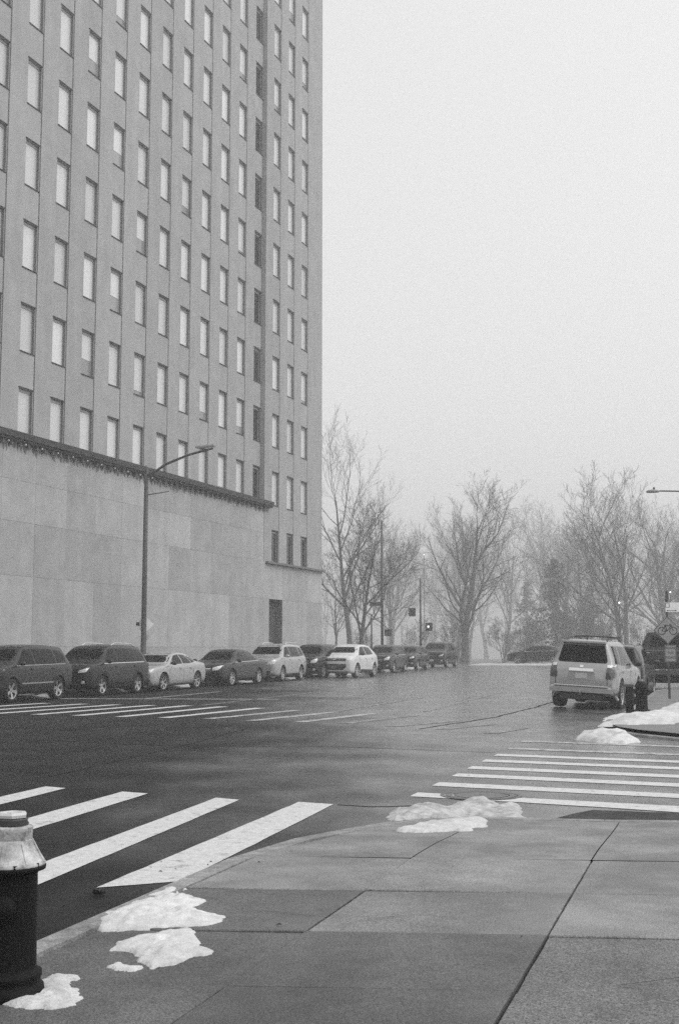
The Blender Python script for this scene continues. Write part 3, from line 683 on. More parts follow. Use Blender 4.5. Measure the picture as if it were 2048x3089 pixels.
    def arch(s, y, m=None, w_=.05):
        m = m or s.paint; r0, r1 = s.wr + .055, s.wr + .055 + w_
        for sg in (-1, 1):
            mb = MB(); k = 16; pr = []
            for j in range(k + 1):
                t = math.pi * (-.08 + 1.16 * j / k); row = []
                for r_, o_ in ((r0, -.06), (r0, .014), (r1, .012), (r1 + .01, -.03)):
                    py, pz = y + r_ * math.cos(t), s.wr + .01 + r_ * math.sin(t)
                    h = s.bvh.ray_cast(Vector((sg * 3, py, max(pz, .24))), Vector((-sg, 0, 0)))
                    x = abs(h[0].x) if h[0] else s.par(y)[3]
                    row.append((sg * (x + o_), py, pz))
                pr.append(row)
            for j in range(k):
                for i in range(3): mb.quad(pr[j][i], pr[j][i + 1], pr[j + 1][i + 1], pr[j + 1][i])
            mb.build('wheel_arch', m, s.root)
    def add_wheels(s, spokes, rim_m, width=.225, rr=.70):
        t = MB(); R_ = s.wr; w_ = width / 2
        t.lathe([(R_ * rr, -w_ * .9), (R_ * .9, -w_), (R_ * .98, -w_ * .75), (R_, 0), (R_ * .98, w_ * .75), (R_ * .9, w_), (R_ * rr, w_ * .9), (R_ * rr, -w_ * .9)], 32, axis='x')
        tm = mesh('wheel', t.v, t.f, M['tyre'], True)
        r_ = MB(); ro = R_ * rr
        r_.lathe([(ro, -.05), (ro, w_ * .95), (ro * .93, w_ * .9), (ro * .90, w_ * .2)], 32, axis='x')
        r_.lathe([(.001, w_ * .72), (ro * .2, w_ * .70), (ro * .24, w_ * .4)], 14, axis='x')
        for k in range(spokes):
            a = 2 * math.pi * k / spokes; dw = ro * (.42 if spokes <= 5 else .22) / 2
            for (ra, rb) in ((ro * .15, ro * .93),):
                c_, s_ = math.cos(a), math.sin(a); p = []
                for rad, hw, x in ((ra, dw * .7, w_ * .66), (rb, dw, w_ * .82)):
                    for sg in (-1, 1): p.append((x, rad * c_ - sg * hw * s_, rad * s_ + sg * hw * c_))
                q = [(x - .03, yy, zz) for x, yy, zz in p]
                r_.quad(p[0], p[1], p[3], p[2]); r_.quad(p[0], p[2], q[2], q[0]); r_.quad(p[1], p[3], q[3], q[1])
        rm = mesh('rim', r_.v, r_.f, rim_m, False)
        dk = MB(); dk.lathe([(.001, .0), (ro * .98, .0)], 24, axis='x'); dm = mesh('brake_disc', dk.v, dk.f, M['void'])
        for y in s.wheels:
            W = s.par(y)[3]
            for sg in (-1, 1):
                o = link('wheel', tm, s.root, (sg * (W - .125), y, s.wr), (random.random() * 0, 0, 0 if sg > 0 else math.pi))
                link('rim', rm, o, None, (random.random() * 6, 0, 0)); link('brake_disc', dm, o)
    def box(s, name, m, x0, x1, y0, y1, z0, z1, ch=.01, parent=None):
        mb = MB(); mb.box(x0, x1, y0, y1, z0, z1, ch); return mb.build(name, m, parent or s.root)
    def mirror(s, y, z, m):
        W = s.par(y)[3]
        for sg in (-1, 1):
            mb = MB(); mb.lathe([(.001, -.10), (.06, -.095), (.085, -.05), (.09, 0), (.085, .05), (.06, .095), (.001, .10)], 10)
            mb.v = [(sg * (W + .09 + a * 0 + c * 0.95 * sg * 0) + c, y + b * .7, z + a * .75) for a, b, c in mb.v]
            mb.build('mirror', m, s.root, True)
    def place(s, x, y, z, yaw, roll=0, scale=1.0, sl=None):
        s.root.location = (x, y, z); s.root.rotation_euler = (0, R(roll), R(yaw)); s.root.scale = (scale, sl or scale, scale)

def lines(c, ys_, z0, z1, m=None):
    for y in ys_: c.both('door_seam', [(y - .008, z0), (y + .008, z0), (y + .008, z1), (y - .008, z1)], M['black'], off=.003, step=.2, thick=.012)
def handles(c, ys_, z):
    for y in ys_: c.both('door_handle', [(y - .10, z - .015), (y + .10, z - .015), (y + .10, z + .02), (y - .10, z + .02)], c.paint if True else 0, off=.035, step=.3, thick=.04)
def rails(c, y0, y1, m, x=.55):
    for sg in (-1, 1):
        mb = MB(); pts = []
        for k in range(9):
            y = lerp(y0, y1, k / 8); h = c.bvh.ray_cast(Vector((sg * x, y, 4)), Vector((0, 0, -1))); z = h[0].z if h[0] else 1.6
            pts.append((sg * x, y, z + (.065 if 0 < k < 8 else .0)))
        mb.tube(pts, .022, 6); mb.build('roof_rail', m, c.root)

def front_pair(c, name, outline, m, **k):
    for sg in (-1, 1): c.proj(name, [(sg * p[0], p[1]) for p in outline], 'F', m, **k)
def rear_pair(c, name, outline, m, **k):
    for sg in (-1, 1): c.proj(name, [(sg * p[0], p[1]) for p in outline], 'B', m, **k)

def suv(name, label, pm, L=4.55, H=1.68, W=1.82, tall_rear=True, wheels_dx=None, spokes=5, rim=None, roof_rails=None, clad=True, group=None, nose='a', rail_x=.56, trim=None):
    h = L / 2; w_ = W / 2; k = H / 1.68
    st = [(h, .46, .74 * k, .86 * k, w_ * .74, w_ * .64), (h - .04, .32, .84 * k, .95 * k, w_ * .87, w_ * .76), (h - .18, .24, .94 * k, 1.015 * k, w_ * .96, w_ * .82), (h - .50, .22, 1.0 * k, 1.07 * k, w_ * .99, w_ * .85),
          (h - .92, .22, 1.03 * k, 1.12 * k, w_, w_ * .86), (h - 1.06, .22, 1.03 * k, 1.18 * k, w_, w_ * .84), (h - 1.70, .22, 1.03 * k, 1.575 * k, w_, w_ * .725), (h - 2.0, .22, 1.03 * k, 1.645 * k, w_, w_ * .72), (h - 2.6, .22, 1.03 * k, 1.68 * k, w_, w_ * .72),
          (-h + 1.0, .23, 1.05 * k, 1.66 * k, w_ * .995, w_ * .71), (-h + .40, .25, 1.06 * k, 1.605 * k, w_ * .98, w_ * .69), (-h + .26, .27, 1.06 * k, 1.48 * k, w_ * .97, w_ * .70), (-h + .09, .32, 1.02 * k, 1.12 * k, w_ * .945, w_ * .78), (-h + .03, .36, .92 * k, 1.0 * k, w_ * .91, w_ * .74), (-h, .42, .74, .84, w_ * .82, w_ * .64)]
    wf, wrr = (h - .92, -h + .88) if not wheels_dx else wheels_dx
    c = Car(name, label, pm, st, [wf, wrr], .345, group)
    if clad:
        for y in c.wheels: c.arch(y, M['black'] if clad == 'black' else pm, .06)
    zb, zt = 1.075 * k, 1.54 * k
    c.both('side_window', [(h - 1.20, zb), (h - 1.78, zt - .03), (h - 2.12, zt), (h - 2.20, zb - .01)], M['side_glass'])
    c.both('side_window', [(h - 2.27, zb - .01), (h - 2.19, zt), (-h + 1.14, zt - .01), (-h + 1.06, zb + .01)], M['side_glass'])
    c.both('quarter_window', [(-h + .98, zb + .03), (-h + 1.06, zt - .02), (-h + .58, zt - .06), (-h + .42, zb + .16), (-h + .46, zb + .07)], M['side_glass'])
    c.proj('windscreen', [(-w_ * .79, 1.20 * k), (w_ * .79, 1.20 * k), (w_ * .66, 1.58 * k), (w_ * .3, 1.60 * k), (-w_ * .3, 1.60 * k), (-w_ * .66, 1.58 * k)], 'F', M['glass'])
    c.proj('rear_window', [(-w_ * .66, 1.17 * k), (w_ * .66, 1.17 * k), (w_ * .58, 1.54 * k), (-w_ * .58, 1.54 * k)], 'B', M['glass'])
    lines(c, (h - 1.16, h - 2.235, -h + 1.02), .36, 1.05 * k); handles(c, (h - 2.02, -h + 1.25), .95 * k)
    c.both('sill_trim', [(-h + 1.28, .24), (h - 1.32, .24), (h - 1.32, .34), (-h + 1.28, .36)], M['black'], off=.012)
    if trim: c.both('side_moulding', [(-h + 1.3, .52), (h - 1.4, .52), (h - 1.4, .555), (-h + 1.3, .56)], trim, off=.014)
    c.mirror(h - 1.25, 1.12 * k, pm if nose != 'dark' else M['black'])
    for sg in (-1, 1):
        mb = MB(); mb.tube([(sg * .02, h - 1.02, 1.20 * k), (sg * .02 + .5, h - 1.06, 1.215 * k)], .012, 5); mb.build('wiper', M['black'], c.root)
    if nose == 'bar':
        c.proj('grille', [(-.42, .66), (.42, .66), (.52, .88), (-.52, .88)], 'F', M['black'])
        c.proj('grille_bar', [(-.47, .795), (.47, .795), (.47, .825), (-.47, .825)], 'F', M['chrome'], off=.02)
        front_pair(c, 'headlight', [(.52, .77), (.80, .81), (.86, .95), (.56, .86)], M['lamp'], off=.012)
        c.proj('intake', [(-.62, .34), (.62, .34), (.70, .54), (-.70, .54)], 'F', M['black'])
        front_pair(c, 'fog_light', [(.66, .42), (.76, .44), (.76, .52), (.66, .52)], M['lamp'], off=.012)
    else:
        c.proj('grille', [(-.36, .64), (.36, .64), (.47, .87), (-.47, .87)], 'F', M['black'])
        for z_ in (.71, .78): c.proj('grille_bar', [(-.41, z_), (.41, z_), (.43, z_ + .025), (-.43, z_ + .025)], 'F', M['chrome'], off=.02)
        front_pair(c, 'headlight', [(.50, .74), (.79, .78), (.87, .96), (.80, .98), (.53, .87)], M['lamp'], off=.012)
        c.proj('intake', [(-.55, .32), (.55, .32), (.66, .48), (-.66, .48)], 'F', M['black'])
        front_pair(c, 'fog_light', [(.64, .38), (.76, .42), (.74, .49), (.64, .49)], M['lamp'], off=.012)
    c.proj('number_plate', [(-.16, .44), (.16, .44), (.16, .56), (-.16, .56)], 'F', M['plate'], off=.02)
    rear_pair(c, 'tail_light', [(.60, .86), (.84, .84), (.82, 1.06), (.66, 1.06)], M['tail'], off=.012)
    c.both('window_trim', [(h - 1.16, zb - .035), (-h + .50, zb - .005), (-h + .50, zb + .018), (h - 1.16, zb - .012)], trim or M['chrome'], off=.007)
    if roof_rails: rails(c, h - 2.25, -h + .75, roof_rails, rail_x)
    c.add_wheels(spokes, rim or M['rim']); return c

def sedan(name, label, pm, L=4.7, H=1.45, W=1.80, wheels_dx=None, spokes=5, nose='a', group=None, wr=.33):
    h = L / 2; w_ = W / 2; k = H / 1.45
    st = [(h, .42, .62, .71, w_ * .72, w_ * .60), (h - .04, .28, .71, .80, w_ * .87, w_ * .74), (h - .2, .19, .80, .87, w_ * .955, w_ * .82), (h - .6, .18, .87, .945, w_ * .99, w_ * .85),
          (h - 1.10, .18, .91, 1.0, w_, w_ * .85), (h - 1.24, .18, .92, 1.05, w_, w_ * .82), (h - 1.92, .18, .93, 1.37 * k, w_, w_ * .69), (h - 2.3, .18, .93, 1.44 * k, w_, w_ * .68), (-.25, .18, .94, 1.45 * k, w_, w_ * .68),
          (-h + 1.5, .19, .95, 1.41 * k, w_, w_ * .66), (-h + 1.0, .20, .97, 1.26, w_ * .99, w_ * .68), (-h + .60, .21, .98, 1.10, w_ * .97, w_ * .76), (-h + .22, .24, .97, 1.05, w_ * .95, w_ * .78), (-h + .04, .32, .90, .98, w_ * .90, w_ * .74), (-h, .42, .76, .84, w_ * .80, w_ * .62)]
    wf, wrr = (h - .88, -h + .98) if not wheels_dx else wheels_dx
    c = Car(name, label, pm, st, [wf, wrr], wr, group)
    zb, zt = .975, 1.345 * k
    c.both('side_window', [(h - 1.42, zb), (h - 2.04, zt - .04), (h - 2.36, zt), (h - 2.42, zb)], M['side_glass'])
    c.both('side_window', [(h - 2.49, zb), (h - 2.43, zt), (-h + 1.64, zt - .02), (-h + 1.36, zb + .03)], M['side_glass'])
    c.both('quarter_window', [(-h + 1.30, zb + .04), (-h + 1.56, zt - .04), (-h + 1.26, zt - .13), (-h + .98, zb + .10)], M['side_glass'])
    c.both('window_trim', [(h - 1.38, zb - .03), (-h + 1.02, zb + .02), (-h + 1.02, zb + .04), (h - 1.38, zb - .008)], M['chrome'], off=.006)
    c.proj('windscreen', [(-w_ * .78, 1.06), (w_ * .78, 1.06), (w_ * .63, 1.37 * k), (w_ * .3, 1.395 * k), (-w_ * .3, 1.395 * k), (-w_ * .63, 1.37 * k)], 'F', M['glass'])
    c.proj('rear_window', [(-w_ * .64, 1.12), (w_ * .64, 1.12), (w_ * .54, 1.34 * k), (-w_ * .54, 1.34 * k)], 'B', M['glass'])
    lines(c, (h - 1.32, h - 2.455, -h + 1.26), .30, .95); handles(c, (h - 2.22, -h + 1.48), .83)
    c.both('sill_trim', [(-h + 1.35, .20), (h - 1.28, .20), (h - 1.28, .26), (-h + 1.35, .27)], M['black'], off=.01)
    c.mirror(h - 1.45, 1.02, pm if nose != 'sport' else M['black'])
    if nose == 'sport':
        c.proj('grille', [(-.34, .52), (.34, .52), (.40, .74), (-.40, .74)], 'F', M['black'])
        c.proj('grille_bar', [(-.36, .62), (.36, .62), (.36, .64), (-.36, .64)], 'F', M['chrome'], off=.02)
        front_pair(c, 'headlight', [(.46, .62), (.72, .65), (.83, .81), (.78, .83), (.50, .74)], M['lamp'], off=.012)
        c.proj('intake', [(-.60, .24), (.60, .24), (.66, .38), (-.66, .38)], 'F', M['black'])
        front_pair(c, 'fog_light', [(.56, .38), (.76, .38), (.74, .44), (.58, .44)], M['black'], off=.012)
    else:
        c.proj('grille', [(-.38, .54), (.38, .54), (.45, .77), (-.45, .77)], 'F', M['black'])
        for z in (.57, .63, .69): c.proj('grille_bar', [(-.40, z), (.40, z), (.42, z + .028), (-.42, z + .028)], 'F', M['chrome'], off=.02)
        front_pair(c, 'headlight', [(.47, .63), (.74, .66), (.85, .82), (.80, .84), (.49, .75)], M['lamp'], off=.012)
        c.proj('intake', [(-.58, .26), (.58, .26), (.64, .42), (-.64, .42)], 'F', M['black'])
    c.proj('number_plate', [(-.16, .38), (.16, .38), (.16, .50), (-.16, .50)], 'F', M['plate'], off=.02)
    rear_pair(c, 'tail_light', [(.54, .72), (.82, .74), (.82, .90), (.58, .90)], M['tail'], off=.012)
    c.add_wheels(spokes, M['rim'], rr=.74); return c

GR = 'cars parked along the far kerb'
c = suv('parked_suv', 'dark grey boxy suv at the near left end of the parked row', paint(.03), 4.5, 1.70, 1.80, spokes=5, group=GR, trim=M['galv'], wheels_dx=(1.33, -1.29))
for y in (.9,): pass
c.place(-20.62, 32.72, gz(32.7) + .01, 180)
c = suv('parked_suv', 'black suv with silver roof rails between the boxy suv and the silver sedan', paint(.016), 4.75, 1.72, 1.88, spokes=5, group=GR, nose='bar', roof_rails=M['pale'], wheels_dx=(1.38, -1.34), clad='black')
c.place(-20.55, 38.0, gz(38) + .0, 180, 0, 1.0, .96)
c = sedan('parked_sedan', 'silver sedan with dark mirror parked fourth from the lamp post car, beside the lamp post', paint(.40, .25), 4.55, 1.45, 1.78, spokes=7, nose='sport', group=GR, wheels_dx=(1.42, -1.36))
c.root['label'] = 'bright silver sedan parked right under the tall street lamp'
c.place(-20.5, 42.95, gz(43), 180, 0, 1.0, 1.10)
c = sedan('parked_sedan', 'dark grey sedan with barred chrome grille between silver sedan and pale suv', paint(.03), 4.8, 1.50, 1.84, spokes=9, nose='b', group=GR, wheels_dx=(1.42, -1.36))
c.place(-20.52, 49.6, gz(49.6), 180, 0, 1.03, 1.14)
c = suv('parked_suv', 'pale silver suv parked just ahead of the doorway', paint(.40, .25), 4.6, 1.70, 1.84, spokes=10, group=GR, roof_rails=M['pale'], wheels_dx=(1.36, -1.32), nose='a')
c.place(-20.72, 56.1, gz(56), 180, 0, 1.06, 1.0)
c = suv('parked_suv', 'dark suv mostly hidden between pale suv and white hatchback', paint(.02), 4.6, 1.70, 1.84, spokes=5, group=GR, nose='dark')
c.place(-20.75, 62.6, gz(62), 180, 0, 1.06)

# the white hatchback standing out from the row
def hatch():
    L, H, W = 4.2, 1.60, 1.77; h = L / 2; w_ = W / 2
    st = [(h, .42, .68, .78, w_ * .72, w_ * .60), (h - .04, .28, .80, .90, w_ * .87, w_ * .75), (h - .2, .22, .91, .99, w_ * .96, w_ * .82), (h - .5, .20, .98, 1.06, w_ * .99, w_ * .85), (h - .78, .20, 1.0, 1.11, w_, w_ * .85),
          (h - .95, .20, 1.0, 1.17, w_, w_ * .83), (h - 1.68, .2, 1.01, 1.52, w_, w_ * .70), (h - 2.1, .2, 1.02, 1.59, w_, w_ * .695), (-.4, .2, 1.03, 1.60, w_, w_ * .69), (-h + .75, .22, 1.06, 1.53, w_ * .985, w_ * .64), (-h + .45, .25, 1.07, 1.42, w_ * .96, w_ * .64), (-h + .12, .32, 1.0, 1.10, w_ * .92, w_ * .72), (-h, .42, .78, .88, w_ * .8, w_ * .6)]
    c = Car('parked_hatchback', 'white hatchback standing out from the kerb row, black mouth grille facing us', paint(.66), st, [h - .80, -h + .78], .335, GR)
    zb, zt = 1.07, 1.48
    c.both('side_window', [(h - 1.16, zb), (h - 1.80, zt - .03), (h - 2.14, zt), (h - 2.20, zb)], M['side_glass'])
    c.both('side_window', [(h - 2.27, zb), (h - 2.21, zt), (-h + 1.00, zt - .04), (-h + .88, zb + .04)], M['side_glass'])
    c.proj('windscreen', [(-w_ * .79, 1.185), (w_ * .79, 1.185), (w_ * .64, 1.515), (w_ * .3, 1.54), (-w_ * .3, 1.54), (-w_ * .64, 1.515)], 'F', M['glass'])
    c.proj('rear_window', [(-w_ * .62, 1.13), (w_ * .62, 1.13), (w_ * .54, 1.45), (-w_ * .54, 1.45)], 'B', M['glass'])
    c.proj('grille', [(-.56, .80), (.56, .80), (.60, .91), (.3, .93), (-.3, .93), (-.60, .91)], 'F', M['black'], off=.01)
    c.proj('emblem', [(-.08, .85), (.08, .85), (.08, .89), (-.08, .89)], 'F', M['chrome'], off=.02)
    front_pair(c, 'headlight', [(.54, .83), (.76, .86), (.86, 1.0), (.80, 1.02), (.60, .94)], M['lamp'], off=.012)
    c.proj('lower_grille', [(-.42, .38), (.42, .38), (.60, .55), (.54, .66), (-.54, .66), (-.60, .55)], 'F', M['black'], off=.01)
    c.proj('number_plate', [(-.16, .46), (.16, .46), (.16, .58), (-.16, .58)], 'F', mat('grey_plate', .12, .5, var=.5, scale=30), off=.025)
    c.proj('intake', [(-.6, .27), (.6, .27), (.66, .31), (-.66, .31)], 'F', M['black'], off=.01)
    lines(c, (h - 1.12, h - 2.235, -h + .9), .32, 1.03); handles(c, (h - 2.1, -h + 1.15), .92); c.mirror(h - 1.2, 1.12, M['black'])
    c.both('sill_trim', [(-h + 1.2, .22), (h - 1.2, .22), (h - 1.2, .40), (-h + 1.2, .36)], M['black'], off=.012)
    rear_pair(c, 'tail_light', [(.55, .88), (.82, .86), (.80, 1.06), (.6, 1.06)], M['tail'], off=.012)
    c.add_wheels(10, M['rim']); return c
c = hatch(); c.place(-19.25, 64.0, gz(64), 177, 0, 1.12, 1.10)
c = suv('parked_suv', 'dark suv directly behind the white hatchback, fading in the haze', paint(.022), 4.6, 1.70, 1.84, group=GR); c.place(-20.3, 75.6, gz(75.6), 180, 0, 1.03)
c = suv('parked_suv', 'dark suv in the haze, last but one of the row', paint(.025), 4.5, 1.66, 1.82, group=GR, nose='bar'); c.place(-20.3, 82.0, gz(82), 180, 0, 1.02)
c = suv('parked_suv', 'dark tall suv at the far end of the parked row', paint(.022), 4.8, 1.82, 1.92, group=GR, nose='bar'); c.place(-20.25, 91.0, gz(91), 180, 0, 1.06)
c = sedan('parked_sedan', 'dark sedan standing crosswise at the road end before the trees', paint(.015), 4.8, 1.46, 1.84); c.place(-14.9, 107.5, gz(107.5), 82, 0, 1.13)

# the silver 4x4 seen from behind, on the right
def big_suv():
    L, H, W = 4.82, 1.80, 1.92; h = L / 2; w_ = W / 2
    st = [(h, .55, .74, .84, w_ * .74, w_ * .66), (h - .06, .42, .88, .98, w_ * .88, w_ * .78), (h - .3, .36, 1.0, 1.08, w_ * .97, w_ * .82), (h - 1.1, .34, 1.06, 1.16, w_, w_ * .84), (h - 1.3, .34, 1.07, 1.22, w_, w_ * .82),
          (h - 1.85, .34, 1.08, 1.66, w_, w_ * .70), (h - 2.2, .34, 1.09, 1.76, w_, w_ * .705), (-.4, .34, 1.10, 1.80, w_, w_ * .71), (-h + .8, .34, 1.11, 1.79, w_, w_ * .70), (-h + .36, .36, 1.11, 1.765, w_ * .985, w_ * .69), (-h + .28, .37, 1.11, 1.66, w_ * .98, w_ * .71),
          (-h + .14, .42, 1.10, 1.22, w_ * .965, w_ * .82), (-h + .06, .45, 1.0, 1.12, w_ * .95, w_ * .82), (-h, .50, .90, 1.02, w_ * .92, w_ * .8)]
    pm = paint(.33, .3)
    c = Car('parked_four_by_four', 'silver four by four seen from behind at the right kerb', pm, st, [h - .95, -h + 1.05], .39)
    c.proj('rear_window', [(-w_ * .70, 1.20), (w_ * .70, 1.20), (w_ * .74, 1.25), (w_ * .63, 1.64), (-w_ * .63, 1.64), (-w_ * .74, 1.25)], 'B', M['glass'])
    mb = MB(); mb.box(-w_ * .66, w_ * .66, -h + .16, -h + .44, 1.70, 1.755, .015); mb.build('spoiler', pm, c.root)
    c.both('side_window', [(h - 1.45, 1.14), (h - 1.92, 1.60), (h - 2.25, 1.63), (h - 2.30, 1.14)], M['side_glass'])
    c.both('side_window', [(h - 2.38, 1.14), (h - 2.33, 1.63), (-h + 1.38, 1.64), (-h + 1.22, 1.15)], M['side_glass'])
    c.both('quarter_window', [(-h + 1.12, 1.16), (-h + 1.26, 1.64), (-h + .62, 1.64), (-h + .46, 1.20)], M['side_glass'])
    c.proj('windscreen', [(-w_ * .74, 1.24), (w_ * .74, 1.24), (w_ * .62, 1.68), (-w_ * .62, 1.68)], 'F', M['glass'])
    for vw in ('B',):
        rear_pair(c, 'tail_light', [(.70, .82), (.90, .80), (.90, 1.16), (.72, 1.14)], M['tail'], off=.02)
    c.both('tail_light_side', [(-h + .05, .84), (-h + .34, .88), (-h + .30, 1.12), (-h + .10, 1.14)], M['tail'], off=.015)
    rear_pair(c, 'tail_light_cap', [(.72, 1.10), (.90, 1.09), (.89, 1.17), (.72, 1.16)], M['lamp'], off=.026)
    t = c.proj('tailgate_handle', [(-.36, .985), (.36, .985), (.34, 1.05), (-.34, 1.05)], 'B', M['chrome'], off=.045, thick=.06)
    c.proj('tailgate_recess', [(-.42, .76), (.42, .76), (.36, .975), (-.36, .975)], 'B', pm, off=.006)
    c.proj('number_plate', [(-.17, .80), (.17, .80), (.17, .94), (-.17, .94)], 'B', M['plate'], off=.02)
    for a in (-1, 1): c.proj('tailgate_seam', [(a * .74 - .008, .62), (a * .74 + .008, .62), (a * .74 + .008, 1.12), (a * .74 - .008, 1.12)], 'B', M['black'], off=.004, thick=.01)
    c.proj('tailgate_seam', [(-.75, .615), (.75, .615), (.75, .64), (-.75, .64)], 'B', M['black'], off=.004, thick=.01)
    mb = MB(); mb.box(-w_ * .93, w_ * .93, -h - .07, -h + .25, .45, .61, .05); mb.build('rear_bumper', pm, c.root)
    mb = MB(); mb.box(-w_ * .80, w_ * .80, -h - .074, -h + .1, .605, .632, .006); mb.build('bumper_step', M['pale'], c.root)
    mb = MB(); mb.box(-.6, .6, -h - .02, -h + .4, .28, .44, .03); mb.box(-.05, .05, -h - .16, -h + .1, .36, .43); mb.build('tow_hitch', M['black'], c.root)
    mb = MB(); mb.tube([(-.02, -h - .10, .46), (.02, -h - .10, .46)], .055, 10); mb.build('tow_cover', M['galv'], c.root)
    for sg in (-1, 1): 
        mb = MB(); mb.tube([(sg * .7, -h + .6, .39), (sg * .2, -h + 1.0, .42)], .07, 8); mb.build('axle', M['black'], c.root)
    lines(c, (h - 1.4, h - 2.34, -h + 1.16), .45, 1.10); handles(c, (h - 2.15, -h + 1.36), .98)
    c.both('running_board', [(-h + 1.5, .38), (h - 1.4, .38), (h - 1.4, .44), (-h + 1.5, .44)], M['black'], off=.06, thick=.08)
    for y in c.wheels: c.arch(y, pm, .09)
    mb = MB(); mb.box(-.72, .72, -h + .45, h - .4, .24, .42, .03); mb.build('underbody', M['void'], c.root)
    rails(c, h - 2.1, -h + .6, M['black'], .58); c.mirror(h - 1.5, 1.18, M['black'])
    mb = MB(); mb.lathe([(.03, 0), (.02, .05), (.004, .08)], 8); mb.build('roof_antenna', M['black'], c.root, loc=(-.02, -h + .75, 1.785))
    mb = MB()
    for y in (.35, -.75): mb.tube([(-.58, y, 1.86), (-.3, y, 1.875), (.3, y, 1.875), (.58, y, 1.86)], .018, 6)
    mb.build('roof_crossbar', M['black'], c.root)
    front_pair(c, 'headlight', [(.5, .82), (.80, .82), (.86, .98), (.54, .96)], M['lamp'], off=.012)
    c.proj('emblem', [(-.05, 1.07), (.05, 1.07), (.05, 1.13), (-.05, 1.13)], 'B', M['chrome'], off=.03); c.add_wheels(6, M['rim'], .33, .62); return c
c = big_suv(); c.place(-3.30, 35.45, gz(35) - .045, -5.5, 3.0, 1.0); c.root.scale = (.93, 1.0, 1.05)
c = suv('parked_suv', 'black suv parked ahead of the silver four by four, only its right side showing', paint(.014), 4.7, 1.74, 1.88, roof_rails=M['galv'], clad='black'); c.place(-3.12, 42.2, gz(42) - .04, -2, 2.0, 1.02)

def pickup():
    L, H, W = 5.9, 1.98, 2.03; h = L / 2; w_ = W / 2
    st = [(h, .6, .9, 1.0, w_ * .8, w_ * .7), (h - .08, .5, 1.05, 1.14, w_ * .92, w_ * .82), (h - .4, .45, 1.16, 1.24, w_, w_ * .86), (h - 1.2, .45, 1.2, 1.3, w_, w_ * .86), (h - 1.4, .45, 1.2, 1.36, w_, w_ * .84), (h - 2.0, .45, 1.22, 1.84, w_, w_ * .70), (h - 2.5, .45, 1.22, 1.96, w_, w_ * .71), (-.4, .45, 1.22, 1.98, w_, w_ * .72), (-.85, .45, 1.22, 1.93, w_, w_ * .74), (-.98, .45, 1.24, 1.36, w_, w_ * .95), (-1.2, .45, 1.25, 1.32, w_, w_ * .95), (-h + .1, .48, 1.25, 1.32, w_ * .99, w_ * .94), (-h + .02, .5, 1.23, 1.29, w_ * .975, w_ * .93), (-h, .52, 1.20, 1.26, w_ * .96, w_ * .9)]
    pm = paint(.014)
    c = Car('parked_pickup', 'black pickup truck seen from behind at the right edge, under the bicycle sign', pm, st, [h - 1.0, -h + 1.25], .40)
    c.proj('rear_window', [(-.62, 1.42), (.62, 1.42), (.56, 1.80), (-.56, 1.80)], 'B', M['glass'])
    c.both('side_window', [(h - 1.6, 1.28), (h - 2.1, 1.78), (h - 2.5, 1.84), (h - 2.55, 1.28)], M['side_glass']); c.both('side_window', [(h - 2.63, 1.28), (h - 2.58, 1.84), (-.65, 1.84), (-.75, 1.3)], M['side_glass'])
    c.proj('windscreen', [(-.74, 1.38), (.74, 1.38), (.64, 1.84), (-.64, 1.84)], 'F', M['glass'])
    rear_pair(c, 'tail_light', [(.82, .92), (.96, .92), (.96, 1.22), (.82, 1.22)], M['tail'], off=.02)
    c.proj('number_plate', [(-.86, .86), (-.50, .86), (-.50, 1.0), (-.86, 1.0)], 'B', M['plate'], off=.03)
    c.proj('tailgate_glint', [(-.80, 1.215), (-.50, 1.215), (-.50, 1.235), (-.80, 1.235)], 'B', M['pale'], off=.03)  # pale bar: highlight on the tailgate's top left, put in as colour
    for a in (-1, 1): c.proj('tailgate_seam', [(a * .80 - .008, .70), (a * .80 + .008, .70), (a * .80 + .008, 1.24), (a * .80 - .008, 1.24)], 'B', M['black'], off=.004, thick=.01)
    mb = MB(); mb.box(-w_ * .97, w_ * .97, -h - .16, -h + .1, .52, .70, .03); mb.build('rear_bumper', M['steel'], c.root)
    mb = MB(); mb.box(-.5, -.2, -h - .17, -h - .12, .66, .69); mb.box(0, .14, -h - .17, -h - .12, .66, .69); mb.build('bumper_step', M['pale'], c.root)
    mb = MB(); mb.box(-.85, .85, -h + .3, h - .5, .24, .52, .03); mb.build('underbody', M['void'], c.root)
    c.add_wheels(6, M['rim'], .32, .6); c.mirror(h - 1.6, 1.3, M['black']); return c
c = pickup(); c.place(-1.78, 50.6, gz(51) + .0, -1, 0, 1.15); c.root['category'] = 'pickup truck'

